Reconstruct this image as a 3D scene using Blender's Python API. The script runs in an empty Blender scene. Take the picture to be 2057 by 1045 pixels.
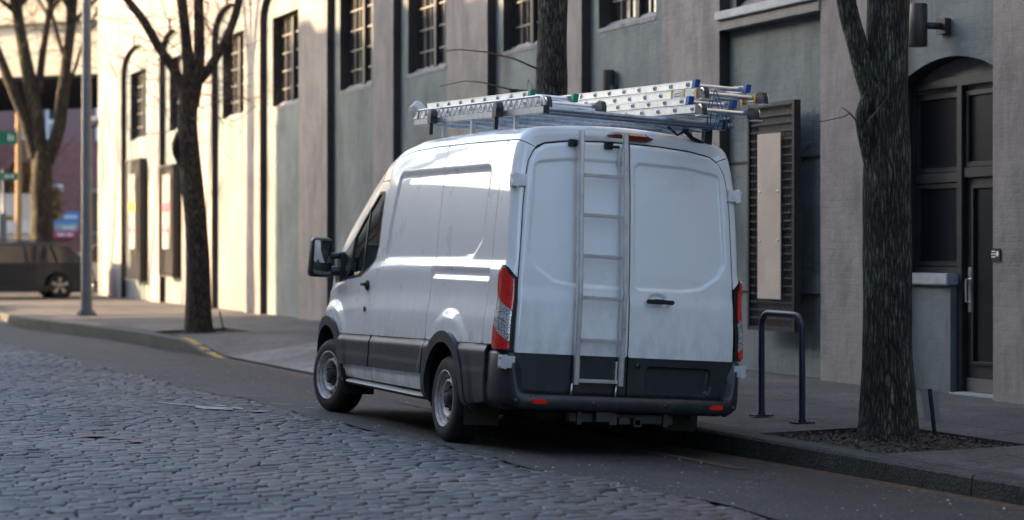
import bpy, bmesh, math, random
import numpy as np
from mathutils import Vector, Matrix, noise
OCC_H=10.35; OCC_Y=55.9; EXPO=2.72
SUN_EL=0.297; SUN_AZ=0.611
PI=math.pi
random.seed(7); rng=np.random.default_rng(5)
S=bpy.context.scene; C=S.collection
# ------------------------------------------------------------------ helpers
def link(o,parent=None):
    C.objects.link(o)
    if parent is not None: o.parent=parent
    return o
def tag(o,label=None,cat=None,group=None,kind=None):
    if label: o['label']=label
    if cat: o['category']=cat
    if group: o['group']=group
    if kind: o['kind']=kind
    return o
def thing(name,label,cat,loc=(0,0,0),rot=(0,0,0),group=None,mw=None):
    o=bpy.data.objects.new(name,None); C.objects.link(o)
    if mw is not None: o.matrix_world=mw
    else: o.location=loc; o.rotation_euler=rot
    o.empty_display_size=.2
    return tag(o,label,cat,group)
class MB:
    def __init__(s): s.v=[]; s.f=[]; s.m=[]; s.sm=[]; s.M=Matrix.Identity(4)
    def add(s,vs,fs,mi=0,smooth=False):
        b=len(s.v); s.v+= [tuple(s.M@Vector(v)) for v in vs]
        for f in fs: s.f.append(tuple(b+i for i in f)); s.m.append(mi); s.sm.append(smooth)
        return s
    def box(s,x0,x1,y0,y1,z0,z1,mi=0,bev=0):
        if bev<=0:
            vs=[(x,y,z) for z in (z0,z1) for y in (y0,y1) for x in (x0,x1)]
            return s.add(vs,[(0,2,3,1),(4,5,7,6),(0,1,5,4),(2,6,7,3),(0,4,6,2),(1,3,7,5)],mi)
        bm=bmesh.new(); bmesh.ops.create_cube(bm,size=1)
        for v in bm.verts: v.co=Vector(((x0+x1)/2+v.co.x*(x1-x0),(y0+y1)/2+v.co.y*(y1-y0),(z0+z1)/2+v.co.z*(z1-z0)))
        bmesh.ops.bevel(bm,geom=bm.edges[:],offset=bev,segments=2,affect='EDGES',profile=.6)
        return s.bm(bm,mi,False)
    def bm(s,bm,mi=0,smooth=False):
        bm.verts.index_update()
        s.add([v.co[:] for v in bm.verts],[[v.index for v in f.verts] for f in bm.faces],mi,smooth); bm.free(); return s
    def tube(s,pts,rad,n=10,mi=0,cap=True,smooth=True,sq=False):
        pts=[Vector(p) for p in pts]; R=rad if hasattr(rad,'__len__') else [rad]*len(pts)
        vs=[];fs=[];up=None
        for i,p in enumerate(pts):
            t=(pts[min(i+1,len(pts)-1)]-pts[max(i-1,0)]).normalized()
            if up is None: up=Vector((0,0,1)) if abs(t.z)<.9 else Vector((1,0,0))
            a=t.cross(up).normalized(); b=a.cross(t).normalized(); up=b
            for k in range(n):
                an=2*PI*(k+(.5 if sq else 0))/n; q=p+(a*math.cos(an)+b*math.sin(an))*R[i]; vs.append(q[:])
        for i in range(len(pts)-1):
            for k in range(n): fs.append((i*n+k,(i+1)*n+k,(i+1)*n+(k+1)%n,i*n+(k+1)%n))
        s.add(vs,fs,mi,smooth and not sq)
        if cap:
            m=len(s.v)-len(vs)
            s.f.append(tuple(m+k for k in range(n))); s.m.append(mi); s.sm.append(False)
            s.f.append(tuple(m+(len(pts)-1)*n+k for k in reversed(range(n)))); s.m.append(mi); s.sm.append(False)
        return s
    def lathe(s,prof,axis='z',n=32,mi=0,smooth=True,c=(0,0,0),close=False):
        vs=[];fs=[]
        for r,h in prof:
            for k in range(n):
                a=2*PI*k/n; u,v=r*math.cos(a),r*math.sin(a)
                p={'z':(u,v,h),'x':(h,u,v),'y':(v,h,u)}[axis]
                vs.append((p[0]+c[0],p[1]+c[1],p[2]+c[2]))
        m=len(prof)
        for i in range(m-1 if not close else m):
            for k in range(n):
                fs.append((i*n+k,i*n+(k+1)%n,((i+1)%m)*n+(k+1)%n,((i+1)%m)*n+k))
        return s.add(vs,fs,mi,smooth)
    def prism(s,poly,axis,a0,a1,mi=0):
        """poly 2D; axis: extrude along"""
        n=len(poly)
        def P(p,a): return {'x':(a,p[0],p[1]),'y':(p[0],a,p[1]),'z':(p[0],p[1],a)}[axis]
        vs=[P(p,a0) for p in poly]+[P(p,a1) for p in poly]
        fs=[tuple(range(n))[::-1],tuple(range(n,2*n))]+[(i,(i+1)%n,n+(i+1)%n,n+i) for i in range(n)]
        return s.add(vs,fs,mi)
    def grid(s,P,mi=0,smooth=True,closeu=False):
        nu=len(P);nv=len(P[0]);vs=[tuple(p) for r in P for p in r];fs=[]
        for i in range(nu if closeu else nu-1):
            for j in range(nv-1):
                a=(i+1)%nu; fs.append((i*nv+j,a*nv+j,a*nv+j+1,i*nv+j+1))
        return s.add(vs,fs,mi,smooth)
    def build(s,name,mats,parent=None,sharp=35,fix=True,bevel=0):
        me=bpy.data.meshes.new(name); me.from_pydata(s.v,[],s.f)
        if not isinstance(mats,(list,tuple)): mats=[mats]
        for m in mats: me.materials.append(m)
        me.polygons.foreach_set('material_index',s.m); me.polygons.foreach_set('use_smooth',s.sm)
        if fix or bevel:
            bm=bmesh.new(); bm.from_mesh(me)
            if fix: bmesh.ops.recalc_face_normals(bm,faces=bm.faces[:])
            if bevel: bmesh.ops.bevel(bm,geom=[e for e in bm.edges if len(e.link_faces)==2 and e.calc_face_angle(0)>.6],offset=bevel,segments=2,affect='EDGES')
            bm.to_mesh(me); bm.free()
        if any(s.sm) :
            bm=bmesh.new(); bm.from_mesh(me)
            for e in bm.edges:
                if len(e.link_faces)==2 and e.calc_face_angle(0)>math.radians(sharp): e.smooth=False
            bm.to_mesh(me); bm.free()
        me.update()
        return link(bpy.data.objects.new(name,me),parent)
# ------------------------------------------------------------------ materials
def mat(name,col,rough=.6,metal=0,coat=0,**k):
    m=bpy.data.materials.new(name); m.use_nodes=True; nt=m.node_tree; b=nt.nodes['Principled BSDF']
    b.inputs['Base Color'].default_value=(*col,1); b.inputs['Roughness'].default_value=rough; b.inputs['Metallic'].default_value=metal
    b.inputs['Coat Weight'].default_value=coat; b.inputs['Coat Roughness'].default_value=.03
    if 'ior' in k: b.inputs['IOR'].default_value=k['ior']
    if 'trans' in k: b.inputs['Transmission Weight'].default_value=k['trans']
    if 'emit' in k: b.inputs['Emission Color'].default_value=(*k['emit'],1); b.inputs['Emission Strength'].default_value=k.get('es',1)
    m['b']=1
    return m
def N(m,t,**k):
    n=m.node_tree.nodes.new(t)
    for a,v in k.items():
        if a.startswith('_'): setattr(n,a[1:],v)
        else: n.inputs[a.replace('__',' ')].default_value=v
    return n
def L(m,a,ao,b,bi): m.node_tree.links.new(a.outputs[ao],b.inputs[bi])
def coords(m,scale=(1,1,1),obj=False):
    t=N(m,'ShaderNodeTexCoord'); mp=N(m,'ShaderNodeMapping'); mp.inputs['Scale'].default_value=scale
    L(m,t,'Object',mp,'Vector') if obj else None
    if not obj:
        g=N(m,'ShaderNodeNewGeometry'); L(m,g,'Position',mp,'Vector')
    return mp
def vary(m,cols,scale=(1,1,1),nscale=4,detail=6,rough=None,bump=0,bscale=None,bdist=.02,obj=False,pos=None,dist=0,nrough=.6):
    """mottled colour from noise + bump"""
    b=m.node_tree.nodes['Principled BSDF']; mp=coords(m,scale,obj)
    n=N(m,'ShaderNodeTexNoise',Scale=nscale,Detail=detail,Roughness=nrough,Distortion=dist); L(m,mp,'Vector',n,'Vector')
    r=N(m,'ShaderNodeValToRGB'); e=r.color_ramp.elements
    pos=pos or [.3+.4*i/(len(cols)-1) for i in range(len(cols))]
    e[0].position=pos[0]; e[0].color=(*cols[0],1); e[1].position=pos[-1]; e[1].color=(*cols[-1],1)
    for p,c in list(zip(pos,cols))[1:-1]: x=e.new(p); x.color=(*c,1)
    L(m,n,'Fac',r,'Fac'); L(m,r,'Color',b,'Base Color')
    if rough:
        mr=N(m,'ShaderNodeMapRange'); mr.inputs['To Min'].default_value=rough[0]; mr.inputs['To Max'].default_value=rough[1]
        L(m,n,'Fac',mr,'Value'); L(m,mr,'Result',b,'Roughness')
    if bump:
        n2=N(m,'ShaderNodeTexNoise',Scale=bscale or nscale*4,Detail=5,Roughness=.6); L(m,mp,'Vector',n2,'Vector')
        bp=N(m,'ShaderNodeBump',Strength=bump,Distance=bdist); L(m,n2,'Fac',bp,'Height'); L(m,bp,'Normal',b,'Normal')
    return m
M={}
# van paint: white with light dust
M['paint']=mat('white_paint',(.64,.65,.67),.30,0,.9)
vary(M['paint'],[(.82,.825,.835),(.86,.87,.885)],nscale=2.2,rough=(.22,.36),obj=True)
def grime(m,col,lo,hi,amt):
    nt=m.node_tree; b=nt.nodes['Principled BSDF']; src=b.inputs['Base Color'].links[0].from_socket
    t=N(m,'ShaderNodeTexCoord'); sp=N(m,'ShaderNodeSeparateXYZ'); L(m,t,'Object',sp,'Vector')
    mr=N(m,'ShaderNodeMapRange'); mr.inputs['From Min'].default_value=hi; mr.inputs['From Max'].default_value=lo; mr.inputs['To Min'].default_value=.0; mr.inputs['To Max'].default_value=1; L(m,sp,'Z',mr,'Value')
    mp=N(m,'ShaderNodeMapping'); mp.inputs['Scale'].default_value=(5,5,1.6); L(m,t,'Object',mp,'Vector'); n=N(m,'ShaderNodeTexNoise',Scale=2.2,Detail=9,Roughness=.75); L(m,mp,'Vector',n,'Vector')
    r=N(m,'ShaderNodeMapRange'); r.inputs['From Min'].default_value=.38; r.inputs['From Max'].default_value=.72; L(m,n,'Fac',r,'Value')
    mu=N(m,'ShaderNodeMath',_operation='MULTIPLY'); L(m,mr,0,mu,0); L(m,r,0,mu,1); mu2=N(m,'ShaderNodeMath',_operation='MULTIPLY'); mu2.inputs[1].default_value=amt; L(m,mu,0,mu2,0)
    mx=N(m,'ShaderNodeMix',_data_type='RGBA'); L(m,mu2,0,mx,0); nt.links.new(src,mx.inputs[6]); mx.inputs[7].default_value=(*col,1); nt.links.new(mx.outputs[2],b.inputs['Base Color'])
grime(M['paint'],(.34,.31,.27),.40,1.35,.75)
M['cladding']=mat('dark_cladding',(.045,.055,.068),.45)
vary(M['cladding'],[(.010,.014,.019),(.017,.022,.029)],nscale=6,rough=(.32,.5),obj=True,bump=.06,bscale=500,bdist=.001); grime(M['cladding'],(.07,.065,.06),.35,.8,.5)
M['rubber']=mat('black_rubber',(.012,.012,.013),.6)
M['seal']=mat('black_seal',(.006,.006,.007),.5)
M['tyre']=mat('tyre',(.018,.018,.019),.75); vary(M['tyre'],[(.008,.008,.009),(.02,.019,.018)],nscale=14,obj=True,bump=.1,bscale=60,bdist=.003)
M['steel']=mat('painted_steel_wheel',(.33,.32,.31),.35,.2); vary(M['steel'],[(.34,.29,.26),(.70,.68,.67)],nscale=18,obj=True,rough=(.35,.6))
M['hub']=mat('hub_cast',(.02,.02,.022),.5,.3)
M['blackp']=mat('black_plastic',(.014,.015,.017),.38)
M['darkbody']=mat('dark_underbody',(.012,.012,.013),.8)
M['glass']=mat('tinted_glass',(.012,.013,.014),.02,0,0,ior=1.5)
M['glass2']=mat('window_glass',(.02,.022,.025),.04,0,0,ior=1.6)
M['mirror']=mat('mirror_glass',(.75,.78,.8),.02,1)
M['alu']=mat('aluminium',(.62,.63,.65),.30,.85); vary(M['alu'],[(.66,.67,.68),(.84,.85,.87)],nscale=9,rough=(.22,.38),obj=True)
M['alud']=mat('dull_aluminium',(.5,.51,.52),.45,.6); vary(M['alud'],[(.40,.40,.41),(.60,.61,.62)],nscale=12,rough=(.35,.55),obj=True)
M['galv']=mat('galvanised_tube',(.30,.34,.38),.42,.7); vary(M['galv'],[(.22,.26,.30),(.40,.44,.48)],nscale=25,obj=True,rough=(.35,.55))
M['hinge']=mat('zinc_hinge',(.58,.6,.62),.4,.3)
M['redlens']=mat('red_lens',(.55,.006,.006),.07,0,1); 
M['redbright']=mat('red_reflector',(.75,.02,.01),.1,0,1)
M['clearlens']=mat('clear_lens',(.5,.5,.52),.1,.3,1)
for k in ('redlens','clearlens'):
    m=M[k]; mp=coords(m,(90,90,90),True); w=N(m,'ShaderNodeTexVoronoi',Scale=1.1); L(m,mp,'Vector',w,'Vector')
    r=N(m,'ShaderNodeValToRGB'); e=r.color_ramp.elements
    if k=='redlens': e[0].color=(.92,.03,.015,1); e[1].color=(.45,.004,.004,1); e[0].position=.1; e[1].position=.8
    else: e[0].color=(.85,.86,.9,1); e[1].color=(.16,.15,.15,1); e[0].position=.15; e[1].position=.75
    L(m,w,'Distance',r,'Fac'); L(m,r,'Color',m.node_tree.nodes['Principled BSDF'],'Base Color')
    bp=N(m,'ShaderNodeBump',Strength=.25,Distance=.004); L(m,w,'Distance',bp,'Height'); L(m,bp,'Normal',m.node_tree.nodes['Principled BSDF'],'Normal')
M['green']=mat('green_plastic',(.0,.22,.10),.4); M['blue']=mat('blue_plastic',(.008,.07,.30),.45); M['yellow']=mat('yellow_plastic',(.72,.45,.04),.45)
M['rope']=mat('blue_rope',(.04,.16,.30),.8); M['bag']=mat('white_cloth',(.6,.58,.52),.9); M['poster']=mat('poster_paper',(.22,.21,.20),.6); M['whitelabel']=mat('white_label',(.7,.7,.7),.5)
M['navy']=mat('navy_powder_coat',(.012,.022,.06),.35,0,.3)
vary(M['navy'],[(.010,.018,.05),(.018,.03,.075)],nscale=8,obj=True,rough=(.3,.45))
# walls
def stucco(name,c0,c1,c2):
    m=mat(name,c1,.85); b=m.node_tree.nodes['Principled BSDF']
    mp=coords(m,(1,1,1)); n=N(m,'ShaderNodeTexNoise',Scale=1.1,Detail=7,Roughness=.62,Distortion=.4); L(m,mp,'Vector',n,'Vector')
    r=N(m,'ShaderNodeValToRGB'); e=r.color_ramp.elements; e[0].position=.32;e[0].color=(*c0,1);e[1].position=.68;e[1].color=(*c2,1); x=e.new(.5); x.color=(*c1,1)
    L(m,n,'Fac',r,'Fac')
    # vertical streaks of dirt
    mp2=coords(m,(1.2,1.2,.22)); n2=N(m,'ShaderNodeTexNoise',Scale=2.4,Detail=6,Roughness=.7); L(m,mp2,'Vector',n2,'Vector')
    r2=N(m,'ShaderNodeValToRGB'); e=r2.color_ramp.elements; e[0].position=.28; e[0].color=(.60,.60,.60,1); e[1].position=.52; e[1].color=(1,1,1,1)
    L(m,n2,'Fac',r2,'Fac'); mx=N(m,'ShaderNodeMix',_data_type='RGBA',_blend_type='MULTIPLY'); mx.inputs[0].default_value=1
    m.node_tree.links.new(r.outputs['Color'],mx.inputs[6]); m.node_tree.links.new(r2.outputs['Color'],mx.inputs[7])
    # chips and pits
    v=N(m,'ShaderNodeTexVoronoi',Scale=5.5,Randomness=1.0); L(m,mp,'Vector',v,'Vector')
    r3=N(m,'ShaderNodeValToRGB'); e=r3.color_ramp.elements; e[0].position=.035; e[0].color=(.45,.43,.42,1); e[1].position=.06; e[1].color=(1,1,1,1)
    L(m,v,'Distance',r3,'Fac'); mx2=N(m,'ShaderNodeMix',_data_type='RGBA',_blend_type='MULTIPLY'); mx2.inputs[0].default_value=.8
    m.node_tree.links.new(mx.outputs[2],mx2.inputs[6]); m.node_tree.links.new(r3.outputs['Color'],mx2.inputs[7])
    m.node_tree.links.new(mx2.outputs[2],b.inputs['Base Color'])
    # bricks under thick paint: y,z plane
    sp=N(m,'ShaderNodeSeparateXYZ'); L(m,mp,'Vector',sp,'Vector'); cb=N(m,'ShaderNodeCombineXYZ'); L(m,sp,'Y',cb,'X'); L(m,sp,'Z',cb,'Y')
    br=N(m,'ShaderNodeTexBrick',Scale=1.0); br.inputs['Brick Width'].default_value=.23; br.inputs['Row Height'].default_value=.075; br.inputs['Mortar Size'].default_value=.012; br.inputs['Mortar Smooth'].default_value=1
    br.inputs['Color1'].default_value=(1,1,1,1); br.inputs['Color2'].default_value=(.9,.9,.9,1); br.inputs['Mortar'].default_value=(.5,.5,.5,1)
    wv=N(m,'ShaderNodeTexNoise',Scale=9,Detail=2); L(m,mp,'Vector',wv,'Vector')
    ad=N(m,'ShaderNodeVectorMath',_operation='MULTIPLY_ADD'); ad.inputs[1].default_value=(.03,.03,.03)
    m.node_tree.links.new(wv.outputs['Color'],ad.inputs[0]); m.node_tree.links.new(cb.outputs[0],ad.inputs[2]); m.node_tree.links.new(ad.outputs[0],br.inputs['Vector'])
    nb=N(m,'ShaderNodeTexNoise',Scale=7,Detail=8,Roughness=.65); L(m,mp,'Vector',nb,'Vector')
    a=N(m,'ShaderNodeMath',_operation='MULTIPLY'); a.inputs[1].default_value=.12; m.node_tree.links.new(br.outputs['Color'],a.inputs[0])
    s2=N(m,'ShaderNodeMath',_operation='ADD'); L(m,a,0,s2,0); m.node_tree.links.new(nb.outputs['Fac'],s2.inputs[1])
    bp=N(m,'ShaderNodeBump',Strength=.55,Distance=.03); L(m,s2,0,bp,'Height'); L(m,bp,'Normal',b,'Normal')
    return m
M['mauve']=stucco('mauve_grey_paint',(.175,.166,.166),(.222,.210,.209),(.26,.246,.243))
M['bluegrey']=stucco('blue_grey_paint',(.105,.130,.140),(.140,.170,.180),(.17,.203,.212))
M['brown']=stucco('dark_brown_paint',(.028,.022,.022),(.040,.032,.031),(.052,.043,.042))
M['frame']=mat('dark_window_frame',(.03,.028,.03),.45)
M['bars']=mat('grey_window_bars',(.15,.145,.145),.5)
M['sill']=mat('rough_sill',(.24,.25,.26),.9); vary(M['sill'],[(.16,.17,.18),(.30,.31,.32)],nscale=6,bump=.8,bscale=12,bdist=.04)
M['metalsill']=mat('painted_metal_sill',(.33,.36,.4),.5); vary(M['metalsill'],[(.26,.28,.31),(.38,.41,.45)],nscale=5)
M['louver']=mat('grey_louvre',(.16,.16,.165),.6); vary(M['louver'],[(.12,.12,.125),(.20,.20,.205)],nscale=4)
M['doorm']=mat('charcoal_door_metal',(.02,.021,.025),.38); vary(M['doorm'],[(.016,.018,.023),(.029,.031,.038)],nscale=5,rough=(.3,.5))
M['meshb']=mat('black_steel_mesh',(.02,.019,.022),.45,.2)
M['gridw']=mat('grey_wire',(.085,.09,.10),.45,.3); M['wirem']=mat('dark_wire',(.05,.053,.058),.45,.3)
M['plate']=mat('beige_sheet_plate',(.42,.36,.31),.5,.1); vary(M['plate'],[(.34,.29,.25),(.48,.42,.37)],nscale=1.3,rough=(.4,.6))
# ground
def stain(m,sock,lo=.55,hi=1.25,sc=.55,dist=1.2):
    mp=coords(m); n=N(m,'ShaderNodeTexNoise',Scale=sc,Detail=9,Roughness=.72,Distortion=dist); L(m,mp,'Vector',n,'Vector')
    mr=N(m,'ShaderNodeMapRange'); mr.inputs['From Min'].default_value=.35; mr.inputs['From Max'].default_value=.65; mr.inputs['To Min'].default_value=lo; mr.inputs['To Max'].default_value=hi; L(m,n,'Fac',mr,'Value')
    mx=N(m,'ShaderNodeMix',_data_type='RGBA',_blend_type='MULTIPLY'); mx.inputs[0].default_value=1; m.node_tree.links.new(sock,mx.inputs[6]); L(m,mr,0,mx,7)
    v=N(m,'ShaderNodeTexVoronoi',Scale=.9,_feature='DISTANCE_TO_EDGE'); wv=N(m,'ShaderNodeTexNoise',Scale=3,Detail=5); L(m,mp,'Vector',wv,'Vector')
    ad=N(m,'ShaderNodeVectorMath',_operation='MULTIPLY_ADD'); ad.inputs[1].default_value=(.5,.5,.5); m.node_tree.links.new(wv.outputs['Color'],ad.inputs[0]); L(m,mp,'Vector',ad,2); L(m,ad,0,v,'Vector')
    r=N(m,'ShaderNodeValToRGB'); e=r.color_ramp.elements; e[0].position=.004; e[0].color=(.3,.3,.3,1); e[1].position=.012; e[1].color=(1,1,1,1); L(m,v,'Distance',r,'Fac')
    mx2=N(m,'ShaderNodeMix',_data_type='RGBA',_blend_type='MULTIPLY'); mx2.inputs[0].default_value=.7; m.node_tree.links.new(mx.outputs[2],mx2.inputs[6]); m.node_tree.links.new(r.outputs['Color'],mx2.inputs[7])
    return mx2
def aggregate(name,c0,c1,sp=(.3,.3,.3),spk=.03,rough=(.6,.9),scale=1.2):
    m=mat(name,c0,.8); b=m.node_tree.nodes['Principled BSDF']; mp=coords(m)
    n=N(m,'ShaderNodeTexNoise',Scale=scale,Detail=8,Roughness=.65); L(m,mp,'Vector',n,'Vector')
    r=N(m,'ShaderNodeValToRGB'); e=r.color_ramp.elements; e[0].position=.3;e[0].color=(*c0,1);e[1].position=.7;e[1].color=(*c1,1); L(m,n,'Fac',r,'Fac')
    v=N(m,'ShaderNodeTexVoronoi',Scale=55); L(m,mp,'Vector',v,'Vector')
    r2=N(m,'ShaderNodeValToRGB'); e=r2.color_ramp.elements; e[0].position=0;e[0].color=(.35,.35,.35,1); e[1].position=1; e[1].color=(1.8,1.8,1.8,1)
    L(m,v,'Color',r2,'Fac'); mx=N(m,'ShaderNodeMix',_data_type='RGBA',_blend_type='MULTIPLY'); mx.inputs[0].default_value=.8
    m.node_tree.links.new(r.outputs['Color'],mx.inputs[6]); m.node_tree.links.new(r2.outputs['Color'],mx.inputs[7])
    v2=N(m,'ShaderNodeTexVoronoi',Scale=23); L(m,mp,'Vector',v2,'Vector'); r3=N(m,'ShaderNodeValToRGB'); e=r3.color_ramp.elements
    e[0].position=spk*2; e[0].color=(1,1,1,1); e[1].position=spk*2.6; e[1].color=(0,0,0,1); L(m,v2,'Distance',r3,'Fac')
    gt=N(m,'ShaderNodeTexNoise',Scale=4,Detail=3); L(m,mp,'Vector',gt,'Vector'); g2=N(m,'ShaderNodeMath',_operation='GREATER_THAN'); g2.inputs[1].default_value=.53; m.node_tree.links.new(gt.outputs['Fac'],g2.inputs[0])
    mu=N(m,'ShaderNodeMath',_operation='MULTIPLY'); m.node_tree.links.new(r3.outputs['Color'],mu.inputs[0]); L(m,g2,0,mu,1)
    mx2=N(m,'ShaderNodeMix',_data_type='RGBA'); L(m,mu,0,mx2,0); m.node_tree.links.new(mx.outputs[2],mx2.inputs[6]); mx2.inputs[7].default_value=(*sp,1)
    mx2=stain(m,mx2.outputs[2]); m.node_tree.links.new(mx2.outputs[2],b.inputs['Base Color'])
    mr=N(m,'ShaderNodeMapRange'); mr.inputs['To Min'].default_value=rough[0]; mr.inputs['To Max'].default_value=rough[1]; L(m,n,'Fac',mr,'Value'); L(m,mr,'Result',b,'Roughness')
    bp=N(m,'ShaderNodeBump',Strength=.7,Distance=.008); L(m,v,'Distance',bp,'Height'); L(m,bp,'Normal',b,'Normal')
    m['last']=mx2.name
    return m
M['asphalt']=aggregate('worn_asphalt',(.020,.018,.017),(.042,.037,.034),(.30,.29,.28),.07)
M['concrete']=aggregate('sidewalk_concrete',(.068,.060,.057),(.115,.102,.096),(.3,.3,.3),.03)
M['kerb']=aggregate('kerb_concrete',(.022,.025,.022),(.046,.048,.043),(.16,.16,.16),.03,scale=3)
M['apron']=aggregate('pale_apron_concrete',(.13,.122,.114),(.19,.178,.165),(.35,.35,.35),.02)
M['flare']=aggregate('dark_flare_concrete',(.085,.075,.07),(.12,.108,.10),(.2,.2,.2),.02)
M['soil']=mat('soil_mulch',(.05,.04,.032),.95); vary(M['soil'],[(.018,.014,.011),(.05,.038,.03),(.10,.085,.07)],nscale=30,bump=1,bscale=60,bdist=.03)
M['mulch']=mat('wood_chips',(.09,.07,.055),.9); vary(M['mulch'],[(.02,.016,.013),(.07,.052,.04),(.17,.14,.12)],nscale=25)
M['stone']=mat('cobble_stone',(.07,.072,.08),.45); 
M['dirt']=mat('joint_dirt',(.012,.011,.010),.95); vary(M['dirt'],[(.008,.007,.006),(.02,.017,.015)],nscale=20)
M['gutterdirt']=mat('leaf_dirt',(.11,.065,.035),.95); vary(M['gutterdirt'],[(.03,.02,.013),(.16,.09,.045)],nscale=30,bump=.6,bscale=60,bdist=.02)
M['yellowp']=mat('worn_yellow_paint',(.5,.33,.06),.7); vary(M['yellowp'],[(.06,.055,.05),(.40,.25,.05),(.50,.33,.08)],nscale=14,pos=[.40,.5,.7])
M['whitep']=mat('white_road_paint',(.3,.3,.3),.7); vary(M['whitep'],[(.05,.05,.052),(.24,.24,.245),(.34,.34,.34)],nscale=16,pos=[.40,.46,.7])
M['redp']=mat('faded_red_paint',(.20,.05,.05),.7); vary(M['redp'],[(.07,.06,.065),(.22,.06,.06)],nscale=30)
def stone_mat():
    m=M['stone']; b=m.node_tree.nodes['Principled BSDF']; mp=coords(m)
    a=N(m,'ShaderNodeAttribute',_attribute_name='tone'); 
    n=N(m,'ShaderNodeTexNoise',Scale=.35,Detail=3); L(m,mp,'Vector',n,'Vector')
    r=N(m,'ShaderNodeValToRGB'); e=r.color_ramp.elements; e[0].position=.38;e[0].color=(.036,.036,.042,1);e[1].position=.62;e[1].color=(.070,.058,.056,1); L(m,n,'Fac',r,'Fac')
    n3=N(m,'ShaderNodeTexNoise',Scale=26,Detail=5,Roughness=.7); L(m,mp,'Vector',n3,'Vector')
    mr=N(m,'ShaderNodeMapRange'); mr.inputs['From Min'].default_value=.3; mr.inputs['From Max'].default_value=.7; mr.inputs['To Min'].default_value=.45; mr.inputs['To Max'].default_value=1.6; L(m,n3,'Fac',mr,'Value')
    mu=N(m,'ShaderNodeMath',_operation='MULTIPLY'); L(m,mr,'Result',mu,0); m.node_tree.links.new(a.outputs['Fac'],mu.inputs[1])
    mx=N(m,'ShaderNodeMix',_data_type='RGBA',_blend_type='MULTIPLY'); mx.inputs[0].default_value=1
    m.node_tree.links.new(r.outputs['Color'],mx.inputs[6]); m.node_tree.links.new(mu.outputs[0],mx.inputs[7]); m.node_tree.links.new(mx.outputs[2],b.inputs['Base Color'])
    m2=N(m,'ShaderNodeMapRange'); m2.inputs['To Min'].default_value=.40; m2.inputs['To Max'].default_value=.78; L(m,n3,'Fac',m2,'Value'); L(m,m2,'Result',b,'Roughness')
    bp=N(m,'ShaderNodeBump',Strength=.6,Distance=.006); L(m,n3,'Fac',bp,'Height'); L(m,bp,'Normal',b,'Normal')
stone_mat()
# add paving joints to the sidewalk material
def joints(m,w,h,dark=.35,size=.02):
    nt=m.node_tree; b=nt.nodes['Principled BSDF']; src=nt.nodes[m['last']].outputs[2]
    mp=coords(m); sp=N(m,'ShaderNodeSeparateXYZ'); L(m,mp,'Vector',sp,'Vector'); cb=N(m,'ShaderNodeCombineXYZ')
    a=N(m,'ShaderNodeMath',_operation='SUBTRACT'); a.inputs[1].default_value=8.02; L(m,sp,'X',a,0)
    L(m,a,0,cb,'X'); L(m,sp,'Y',cb,'Y')
    br=N(m,'ShaderNodeTexBrick',Scale=1,_offset=0.0); br.inputs['Brick Width'].default_value=w; br.inputs['Row Height'].default_value=h; br.inputs['Mortar Size'].default_value=size
    br.inputs['Color1'].default_value=(1,1,1,1); br.inputs['Color2'].default_value=(.82,.82,.82,1); br.inputs['Mortar'].default_value=(dark,dark,dark,1)
    L(m,cb,0,br,'Vector'); mx=N(m,'ShaderNodeMix',_data_type='RGBA',_blend_type='MULTIPLY'); mx.inputs[0].default_value=1
    nt.links.new(src,mx.inputs[6]); nt.links.new(br.outputs['Color'],mx.inputs[7]); nt.links.new(mx.outputs[2],b.inputs['Base Color'])
joints(M['concrete'],1.75,1.9)
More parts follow.
